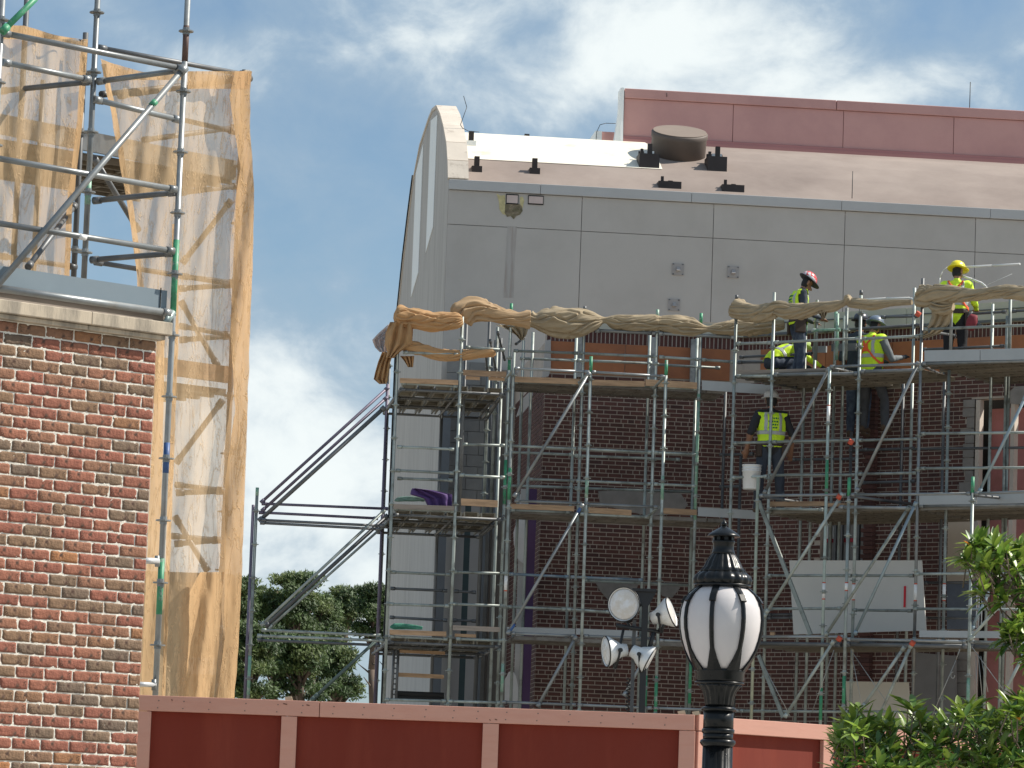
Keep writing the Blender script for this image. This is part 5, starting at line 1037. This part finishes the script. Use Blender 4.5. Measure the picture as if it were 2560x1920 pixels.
# ------------------------------------------------------------------ near scaffold with hanging nets
FS = Plane(430, 32, R_(39), py=1000)
ns = thing('scaffold', 'near tall steel scaffold with toe board above the brick wall at left', 'scaffold', FS.P(0, 0, 0))
post(ns, FS, 0, 443, 560, -60, 1990, galv, ros_near, ros_off=.44, mid=[(600, 790, green_p), (1110, 1186, blue_p), (1400, 1540, green_p), (60, 150, mat('rusty_dark_tube', (.1, .06, .05), .6, .2, .3, 10))])
post(ns, FS, .75, 236, 160, -60, 720, galv, ros_near, ros_off=.3, mid=[(450, 515, pale_green)]); post(ns, FS, 0, 3, 60, -60, 720, galv, ros_near)
post(ns, FS, 1.45, 214, 90, 82, 900, galv_dark, ros_near); post(ns, FS, 1.45, 597, 500, 172, 1990, galv_dark, ros_near); post(ns, FS, 1.45, 62, 100, -60, 900, galv_dark)
post(ns, FS, 2.9, 105, 260, 200, 700, galv_dark)
tubes(ns, FS, -.03, [(5, 82, 458, 172), (-60, 386, 440, 474), (-60, 549, 434, 628)], galv, 'ledger', .0241, 1.3)
tubes(ns, FS, -.03, [(-60, 712, 424, 783)], galv, 'ledger', .03, 1.2)
tubes(ns, FS, .72, [(6, 155, 225, 200), (234, 248, 450, 300)], galv, 'ledger', .0241); tubes(ns, FS, 1.45, [(247, 119, 617, 187), (-20, 60, 215, 110), (241, 250, 590, 330), (237, 655, 590, 712), (452, 690, 590, 708), (450, 815, 576, 838), (0, 640, 190, 668), (440, 1212, 560, 1226), (430, 1340, 550, 1350)], galv_dark)
for (p0, o0, p1, o1) in (((0, 228), 1.6, (225, 204), .72), ((244, 204), .72, (455, 175), 0), ((234, 502), .72, (440, 481), 0), ((228, 650), .72, (432, 633), 0), ((253, 236), 1.5, (626, 196), 2.0), ((187, 513), 1.45, (70, 668), .8), ((235, 395), 1.0, (345, 575), 1.4), ((300, 240), 1.6, (590, 200), 2.2), ((360, 350), 1.6, (590, 318), 2.2), ((452, 482), 1.6, (590, 465), 2.0),
                       ((579, 500), 1.65, (456, 658), 2.0), ((452, 753), 1.9, (544, 915), 1.65), ((557, 1000), 1.65, (440, 1158), 2.0), ((437, 1291), 1.9, (519, 1427), 1.65), ((446, 722), 1.9, (580, 712), 1.65), ((448, 850), 1.9, (576, 840), 1.65), ((440, 1232), 1.9, (560, 1228), 1.65), ((436, 1360), 1.9, (550, 1350), 1.65)):
    beam2(ns, FS.at(*p0, o0), FS.at(*p1, o1), galv_dark if p0[0] != 244 else galv, 'transom', .0241)
tubes(ns, FS, -.08, [(462, 168, -60, 776)], galv, 'brace', .026, 1.5)
q = MB(); q.tube(FS.at(388, 254, -.08), FS.at(378, 264, -.08), .028, 10); q.build('painted_band', green_p, ns)
q = MB(); q.tube(FS.at(195, 590, -.03), FS.at(214, 594, -.03), .0255, 10); q.build('white_tape', white_s, ns)
tubes(ns, FS, -.1, [(110, -25, 5, 80)], green_p, 'brace', .026, 1.3)
q = MB(); p, e = FS.at(-60, 684, .02), FS.at(420, 755, .02); zA = FS.at(0, 663, .02); zBt = FS.at(418, 725, .02)
board(ns, FS, .03, -60, 655, 418, 727, 58, toe_l)
q = MB(); a = FS.st(402, 750, .02); q.pbox(FS, a[0]-.003, a[0]+.003, .022, .029, a[1]-.06, a[1]+.1); q.build('toe_board_slot', hole_m, ns)
q = MB(); q.tube(FS.at(432, 780, -.02), FS.at(413, 810, -.04), .03, 8); q.tube(FS.at(420, 790, -.05), FS.at(412, 812, -.03), .018, 8); q.build('coupler', mat('grey_green_coupler', (.26, .32, .31), .45, .3), ns)
z = FS.at(420, 792, .1).z; s0 = FS.st(-60, 780, .1)[0]; s1_ = FS.st(424, 790, .1)[0]; deck(ns, FS, s0, s1_, .06, .72, z, wood_grey, rib=.6)
# white rubber bumpers to the wall
for (x0, x1, y, r_) in ((362, 396, 1401, .026), (348, 388, 1710, .02)):
    q = MB(); q.tube(FS.at(x0-12, y, -.02), FS.at(x1, y+2, -.02), r_, 12); q.build('wall_tie', mat('white_tie_tube', (.6, .6, .6), .4, .3), ns)
    q = MB(); q.tube(FS.at(x1-3, y+2-14, -.02), FS.at(x1-3, y+16, -.02), .02, 8); q.build('tie_clamp', galv, ns)
# rear decks
z = FS.at(240, 383, 1.5).z; s0 = FS.st(-60, 383, 1.5)[0]; s1_ = FS.st(592, 420, 1.5)[0]; deck(ns, FS, s0, s1_, 1.55, 3.0, z, warm, wdt=.2, gap=.02)
board(ns, FS, 1.5, -60, 272, 592, 402, 50, toe_m)
z = FS.at(500, 962, 1.5).z; s0 = FS.st(340, 960, 1.5)[0]; s1_ = FS.st(576, 970, 1.5)[0]; deck(ns, FS, s0, s1_, 1.55, 2.6, z, warm, wdt=.2, gap=.02); board(ns, FS, 1.5, 340, 884, 572, 916, 42, wood)
# nets
netm = mat('tan_debris_net', (.74, .52, .30), .85, 0, .05, 5, .5, 30, .01, trans=.3, alpha=(.56, .68), col2=(.77, .56, .34), c2s=4, streak=(1, 1, .3))
foldm = mat('dense_net_fold', (.70, .46, .24), .85, 0, .05, 5, .5, 30, .01, trans=.3, alpha=(.78, .9), col2=(.73, .47, .24), c2s=4, streak=(1, 1, .3))
def interp(P, y):
    for (y0, x0), (y1, x1) in zip(P, P[1:]):
        if y0 <= y <= y1: return x0+(x1-x0)*(y-y0)/(y1-y0)
    return P[0][1] if y < P[0][0] else P[-1][1]
def net(name, m_, pl, off, left, right, y0, y1, seed, amp=.05, parent=None, label=None, top=None, step=5, group=None):
    amp *= .6; q = MB(); rows = []; n = max(8, int(max(interp(right, y)-interp(left, y) for y in (y0, (y0+y1)/2, y1))/step)); y = y0; ny = int((y1-y0)/step)
    for k in range(ny+1):
        u = k/ny; row = []
        for i in range(n+1):
            f = i/n; yt = y0+(interp(top, interp(left, y0)+(interp(right, y0)-interp(left, y0))*f) if top else 0); yy = yt+(y1-yt)*u
            xl, xr = interp(left, yy), interp(right, yy); x = xl+(xr-xl)*f
            edge = 1+.6*(1-min(1, yy/900 if yy > 0 else 0))
            w_ = noise.noise(V((x*.022+yy*.003, yy*.002, seed)))*1.7 + noise.noise(V((x*.06-yy*.004, yy*.004, seed+3)))*.16 + (.5-abs(noise.noise(V((x*.09+yy*.012, yy*.009, seed+6)))))*.07 + noise.noise(V((x*.07, yy*.05, seed+8)))*.03
            row.append(pl.at(x+noise.noise(V((yy*.02, f*9, seed)))*2, yy, off + amp*w_*edge))
        rows.append(row)
    q.rings(rows, closed=False, caps=False); return q.build(name, m_, parent, label=label, cat='debris net' if label else None, group=group)
t1 = [(0, 0), (20, -4), (70, 6), (120, 25), (180, 38), (200, 30), (215, 20)]
n1 = net('debris_net', netm, FS, 1.38, [(0, -80), (700, -80)], [(0, 222), (120, 218), (300, 206), (520, 180), (720, 172)], 62, 760, 21, label='tan debris net on the upper left with straight hanging right edge', top=[(-80, 0), (60, 2), (140, 28), (215, 44), (225, 44)], group='debris nets on the near scaffold')
BASE[n1.name] = n1.location.copy()
L2 = [(130, 248), (200, 262), (300, 283), (420, 303), (520, 322), (620, 336), (720, 347), (840, 350), (1740, 330), (2000, 320)]
R2 = [(130, 630), (240, 622), (330, 622), (420, 630), (500, 632), (620, 630), (830, 622), (1025, 616), (1200, 610), (1430, 602), (1600, 594), (1738, 584), (2000, 560)]
n2 = net('debris_net', netm, FS, 1.32, L2, R2, 150, 1990, 22, label='long tan debris net hanging right of the green-banded pole down behind the fence', top=[(240, -10), (300, 20), (345, 40), (470, 30), (560, 40), (600, 30), (622, 24), (640, 30)], group='debris nets on the near scaffold')
BASE[n2.name] = n2.location.copy()
net('hem_fold', foldm, FS, 1.24, [(y, x-38+10*math.sin(y*.02)) for y, x in R2], [(y, x+3) for y, x in R2], 178, 1990, 23, .06, parent=n2, step=4)
net('top_hem', foldm, FS, 1.25, [(150, 470), (240, 470)], [(150, 630), (200, 626), (240, 622)], 178, 222, 24, .03, parent=n2, step=4)
net('top_hem', foldm, FS, 1.25, [(100, 247), (220, 262)], [(100, 400), (220, 470)], 145, 200, 25, .03, parent=n2, step=4, top=[(240, 0), (300, 20), (345, 35), (470, 30)])
net('top_hem', foldm, FS, 1.3, [(0, -80), (700, -80)], [(0, 222), (200, 216)], 60, 98, 26, .03, parent=n1, step=4, top=[(-80, 0), (60, 4), (140, 28), (215, 40), (225, 40)])
net('edge_fold', foldm, FS, 1.3, [(0, 207), (300, 193), (520, 166), (720, 160)], [(0, 222), (120, 219), (300, 207), (520, 181), (720, 173)], 100, 760, 27, .03, parent=n1, step=3)
net('edge_fold', foldm, FS, 1.0, [(y, x-2) for y, x in L2[:7]], [(y, x+12) for y, x in L2[:7]], 160, 720, 28, .03, parent=n2, step=3)
net('edge_fold', foldm, FS, 1.0, [(840, 392), (1740, 352), (2000, 345)], [(840, 412), (1200, 405), (1740, 385), (2000, 375)], 830, 1990, 29, .05, parent=n2, step=3)
net('edge_fold', foldm, FS, 1.05, [(840, 430), (1740, 405), (2000, 400)], [(840, 446), (1740, 413), (2000, 405)], 560, 1990, 31, .05, parent=n2, step=3)
net('inner_fold', foldm, FS, 1.2, [(1425, 475), (1600, 472), (1740, 462), (2000, 455)], [(1425, 560), (1600, 548), (1740, 535), (2000, 520)], 1430, 1990, 32, .1, parent=n2, step=4, top=[(470, 60), (500, 0), (560, 0)])

# ------------------------------------------------------------------ low building seen through the net
tb = thing('low_building', 'low flat-roofed tan building seen dimly through the bottom of the net', 'building', V((-7, 95, 0)))
TBp = Plane(470, 95, 0, py=1500); s0, z1 = TBp.st(250, 1424); s1_, _ = TBp.st(570, 1500)
tbm = mat('dull_tan_wall', (.2, .16, .1), .9, 0, .1, .5)
q = MB(); q.pbox(TBp, s0, s1_, 0, 1, 0, z1-.25); q.build('wall', tbm, tb); q = MB(); q.pbox(TBp, s0-.1, s1_+.1, -.1, 1.1, z1-.24, z1); q.build('parapet', mat('dark_tan_parapet', (.13, .1, .07), .9), tb)
q = MB(); q.pbox(TBp, s0+2.2, s0+2.9, -.03, -.005, z1-2.4, z1-2); q.build('window', whitep, tb)

# ------------------------------------------------------------------ pine trees far left
bark = mat('pine_bark', (.12, .09, .07), .9, 0, .2, 1)
needle = [mat('pine_needles_'+n, c, .6, 0, .3, .8, rnd=.35, isl=1, trans=.25) for n, c in (('dark', (.05, .09, .03)), ('mid', (.08, .13, .04)), ('olive', (.12, .165, .05)))]
def tuft_cloud(q, c, r, n, rnd, sz=.16):
    for _ in range(n):
        d = V((rnd.gauss(0, 1), rnd.gauss(0, 1), rnd.gauss(0, 1))).normalized()*(rnd.random()**.7*1.25); p = c+V((d.x*r, d.y*r, d.z*r*.62)); a = V((rnd.gauss(0, 1), rnd.gauss(0, 1), rnd.gauss(.4, 1))).normalized(); b = a.orthogonal().normalized()
        s_ = sz*rnd.uniform(.6, 1.3); q.poly([p-b*s_*.22, p+a*s_, p+b*s_*.22]); b2 = a.cross(b); a2 = (a+b2*.9).normalized(); q.poly([p-b*s_*.2, p+a2*s_*.9, p+b*s_*.2])
pine_n = 0
PT = Plane(700, 130, 0, py=1600)
def pine(px, ytop, D, w_, label, seed, ylow=1640):
    rnd = random.Random(seed); pl = Plane(px, D, 0, py=1600); tp = pl.at(px, ytop); base = V((tp.x+rnd.uniform(-.3, .3), D, 0)); H = tp.z; low = pl.at(px, ylow).z
    t = thing('pine_tree', label, 'tree', base, 'pines beyond the fence'); R = w_*D/FPX/2
    q = MB(); k = 8; pts = [base + (tp-base)*(i/k) + V((rnd.uniform(-.12, .12), rnd.uniform(-.1, .1), 0))*(i > 0) for i in range(k+1)]
    for i in range(k): q.tube(pts[i], pts[i+1], .26*(1-i/k*.8), 8, .26*(1-(i+1)/k*.8))
    q.build('trunk', bark, t); br = MB(); crowns = [MB(), MB(), MB()]; n = int(30+R*10)
    for i in range(n):
        f = rnd.random()**.8; z = low+(H-low)*f; rad = R*(1-.55*f)*(1.0 if f > .25 else .7+f); an = rnd.uniform(0, 6.28); ln = rad*rnd.uniform(.25, 1.0)
        p0 = base.lerp(tp, (z-.5)/H); c = V((p0.x+math.cos(an)*ln, p0.y+math.sin(an)*ln, min(z+ln*.25, H-.2))); br.tube(p0, c, .06, 5, .015)
        cr = rnd.uniform(.28, .55)*(.6+R*.14); tuft_cloud(crowns[rnd.choice((0, 0, 1, 1, 2))], c, cr, int(600*cr), rnd, .13)
    tuft_cloud(crowns[1], tp-V((0, 0, .4)), .55, 300, rnd, .13)
    for i in range(7):
        z = low*rnd.uniform(.45, .95); p0 = base.lerp(tp, z/H); an = rnd.uniform(0, 6.28); c = p0+V((math.cos(an)*R*.5, math.sin(an)*R*.5, rnd.uniform(-.3, .6))); br.tube(p0, c, .04, 5, .01)
    br.build('branch', bark, t, kind='stuff')
    for m_, q in zip(needle, crowns):
        if q.v: q.build('foliage', m_, t, kind='stuff')
for a in ((600, 1442, 118, 130, 'pine with a rounded tip just right of the tan net behind the thin steel posts', 1, 1700), (690, 1475, 125, 190, 'bushy pine left of the tallest pine behind the lower outrigger', 2, 1700), (752, 1432, 124, 210, 'tallest broad-crowned pine standing in the middle of the group', 3, 1690), (800, 1490, 128, 190, 'pine with the crown sloping down right of the tallest pine', 4, 1680), (868, 1470, 132, 120, 'slender open-crowned pine in the gap left of the tower', 5, 1580), (935, 1462, 126, 150, 'dense pine touching the tower posts', 6, 1600), (640, 1560, 112, 200, 'low shadowed pine at the fence behind the left steel posts', 7, 1760), (760, 1590, 114, 220, 'low bushy pine just above the fence in the middle', 8, 1760), (985, 1500, 130, 120, 'pine showing through the tower scaffold', 9, 1600), (840, 1620, 116, 130, 'small pine whose trunk leans above the fence', 10, 1760)): pine(*a)

# ------------------------------------------------------------------ glossy-leaved shrubs at lower right
leafm = [mat('glossy_leaf_'+n, c, .38, 0, .15, 10, rnd=.35, spec=.6, trans=.3) for n, c in (('dark', (.05, .12, .02)), ('mid', (.12, .22, .035)), ('bright', (.27, .38, .06)))]
leafo = mat('orange_leaf', (.7, .25, .03), .5, trans=.3); twig = mat('grey_twig', (.16, .12, .09), .9)
def leaf_mesh(L, W_, m_, seed):
    rnd = random.Random(seed); vs = []; fs = []; n = 5; bend = rnd.uniform(.05, .25)
    for i in range(n+1):
        u = i/n; w_ = W_*math.sin(math.pi*min(1, u*.93+.07))**.7*(1 if u < .99 else .1); x = L*u; z = -bend*L*u*u; vs += [(x, -w_, z+w_*.35), (x, 0, z), (x, w_, z+w_*.35)]
    for i in range(n): a = i*3; fs += [(a, a+3, a+4, a+1), (a+1, a+4, a+5, a+2)]
    me = bpy.data.meshes.new('leaf'); me.from_pydata(vs, [], fs); me.materials.append(m_); me.polygons.foreach_set('use_smooth', [True]*len(fs)); me.update(); return me
LM = [leaf_mesh(.098*s_, .0145*s_, m_, i) for i, (m_, s_) in enumerate([(leafm[k], s_) for k in (0, 1, 2) for s_ in (.6, .95, 1.2)])]; LO = leaf_mesh(.06, .012, leafo, 99)
def shrub(label, whorls, base, seed, D0, name='shrub'):
    rnd = random.Random(seed); t = thing(name, label, 'shrub', base); allL = []; tw = MB()
    for (p, up, big) in whorls:
        n = rnd.randint(8, 12)
        for k in range(n):
            an = k*2.4+rnd.uniform(-.3, .3); lift = rnd.uniform(.15, 1.1); a = up.orthogonal().normalized(); b = up.cross(a); d = (a*math.cos(an)+b*math.sin(an)+up*lift).normalized()
            allL.append((p-up*rnd.uniform(0, .03), d, rnd.choice((0, 1, 1, 2, 2) if not big else (1, 2, 2, 2)), rnd.random()))  # leaf highlights are put into the colour: bright leaves are chosen more often
        tw.tube(p-up*.1-V((0, 0, .03)), p, .004, 5, .003)
    allL.sort(key=lambda l: (l[0]-EYE).length)
    groups = [MB(), MB(), MB()]
    for i, (p, d, mi, rr) in enumerate(allL):
        q_ = d.to_track_quat('X', 'Z'); me = LM[mi*3+int(rr*3)]
        if rr > .995: me = LO
        if i < 300:
            inst('leaf', me, t, p, q_.to_euler())
        else:
            M = q_.to_matrix(); g_ = groups[mi]; i0 = len(g_.v); g_.v += [p+M@v.co for v in me.vertices]; g_.f += [tuple(i0+x for x in pl_.vertices) for pl_ in me.polygons]; g_.sm += [True]*len(me.polygons)
    for m_, g_ in zip(leafm, groups):
        if g_.v: g_.build('foliage', m_, t, kind='stuff')
    tw.build('twig', twig, t, kind='stuff'); return t
rnd = random.Random(5); SP = Plane(2300, 19.5, 0, py=1850)
topc = [(2085, 1890), (2105, 1800), (2140, 1765), (2180, 1800), (2215, 1790), (2240, 1760), (2275, 1745), (2305, 1790), (2350, 1800), (2380, 1765), (2420, 1750), (2450, 1775), (2490, 1755), (2540, 1730), (2620, 1720)]
wh = []
for _ in range(430):
    x = rnd.uniform(2085, 2620); yt = interp(topc, 0) if 0 else [a for a in [None]][0] or 0
    for (x0, y0), (x1, y1) in zip(topc, topc[1:]):
        if x0 <= x <= x1: yt = y0+(y1-y0)*(x-x0)/(x1-x0)
    y = yt+18+(rnd.random()**1.3)*300
    if noise.noise(V((x*.012, y*.012, 3))) < -.28: continue
    off = rnd.uniform(-.45, .5)+.25*noise.noise(V((x*.01, y*.01, 7))); wh.append((SP.at(x, y, off), V((rnd.uniform(-.6, .4), rnd.uniform(-.7, .1), rnd.uniform(.5, 1))).normalized(), y < yt+60))
for (x, y) in ((2145, 1755), (2110, 1795), (2270, 1745), (2285, 1752), (2400, 1760), (2440, 1752), (2520, 1735), (2548, 1725), (2096, 1850), (2092, 1870)): wh.append((SP.at(x, y+14, rnd.uniform(-.2, .2)), V((rnd.uniform(-.4, .4), -.1, 1)).normalized(), True))
shrub('glossy green shrub spreading along the lower right in front of the fence', wh, V((SP.at(2380, 1900).x, 19.6, 0)), 1, 19.5)
wh = []; rnd = random.Random(9)
cl_ = [(2440, 1360, 22), (2460, 1380, 25), (2500, 1365, 22), (2540, 1370, 30), (2450, 1420, 30), (2500, 1420, 40), (2550, 1430, 35), (2450, 1470, 28), (2500, 1480, 35), (2550, 1490, 40), (2425, 1400, 14), (2580, 1400, 40), (2590, 1470, 40), (2540, 1560, 20), (2560, 1590, 40), (2530, 1600, 22), (2590, 1540, 40), (2600, 1620, 35), (2575, 1640, 15)]
for x, y, r_ in cl_:
    for k in range(5): wh.append((SP.at(x+rnd.gauss(0, r_*.5), y+rnd.gauss(0, r_*.45), rnd.uniform(-.25, .2)), V((rnd.uniform(-1, .1), rnd.uniform(-.6, .1), rnd.uniform(.3, 1))).normalized(), rnd.random() < .6))
t2 = shrub('upright leafy branch with a few orange leaves reaching in from the right edge', wh, V((SP.at(2680, 1900).x, 19.5, 0)), 2, 19.5, 'tree_branch')
q = MB(); b0 = V((SP.at(2680, 1900).x, 19.5, 0)); q.path([b0, SP.at(2680, 1900), SP.at(2640, 1640), SP.at(2560, 1500), SP.at(2470, 1440)], .02, 6)
for x, y in ((2450, 1370), (2540, 1380), (2600, 1400), (2450, 1480)): q.tube(SP.at(2560, 1500), SP.at(x, y), .008, 5, .004)
for x, y in ((2540, 1580), (2600, 1630)): q.tube(SP.at(2640, 1640), SP.at(x, y), .008, 5, .004)
q.build('branch', twig, t2, kind='stuff')
for o in bpy.data.objects:
    if o.parent is None and o.type == 'MESH' and 'kind' not in o and 'label' not in o: print('UNLABELLED', o.name)
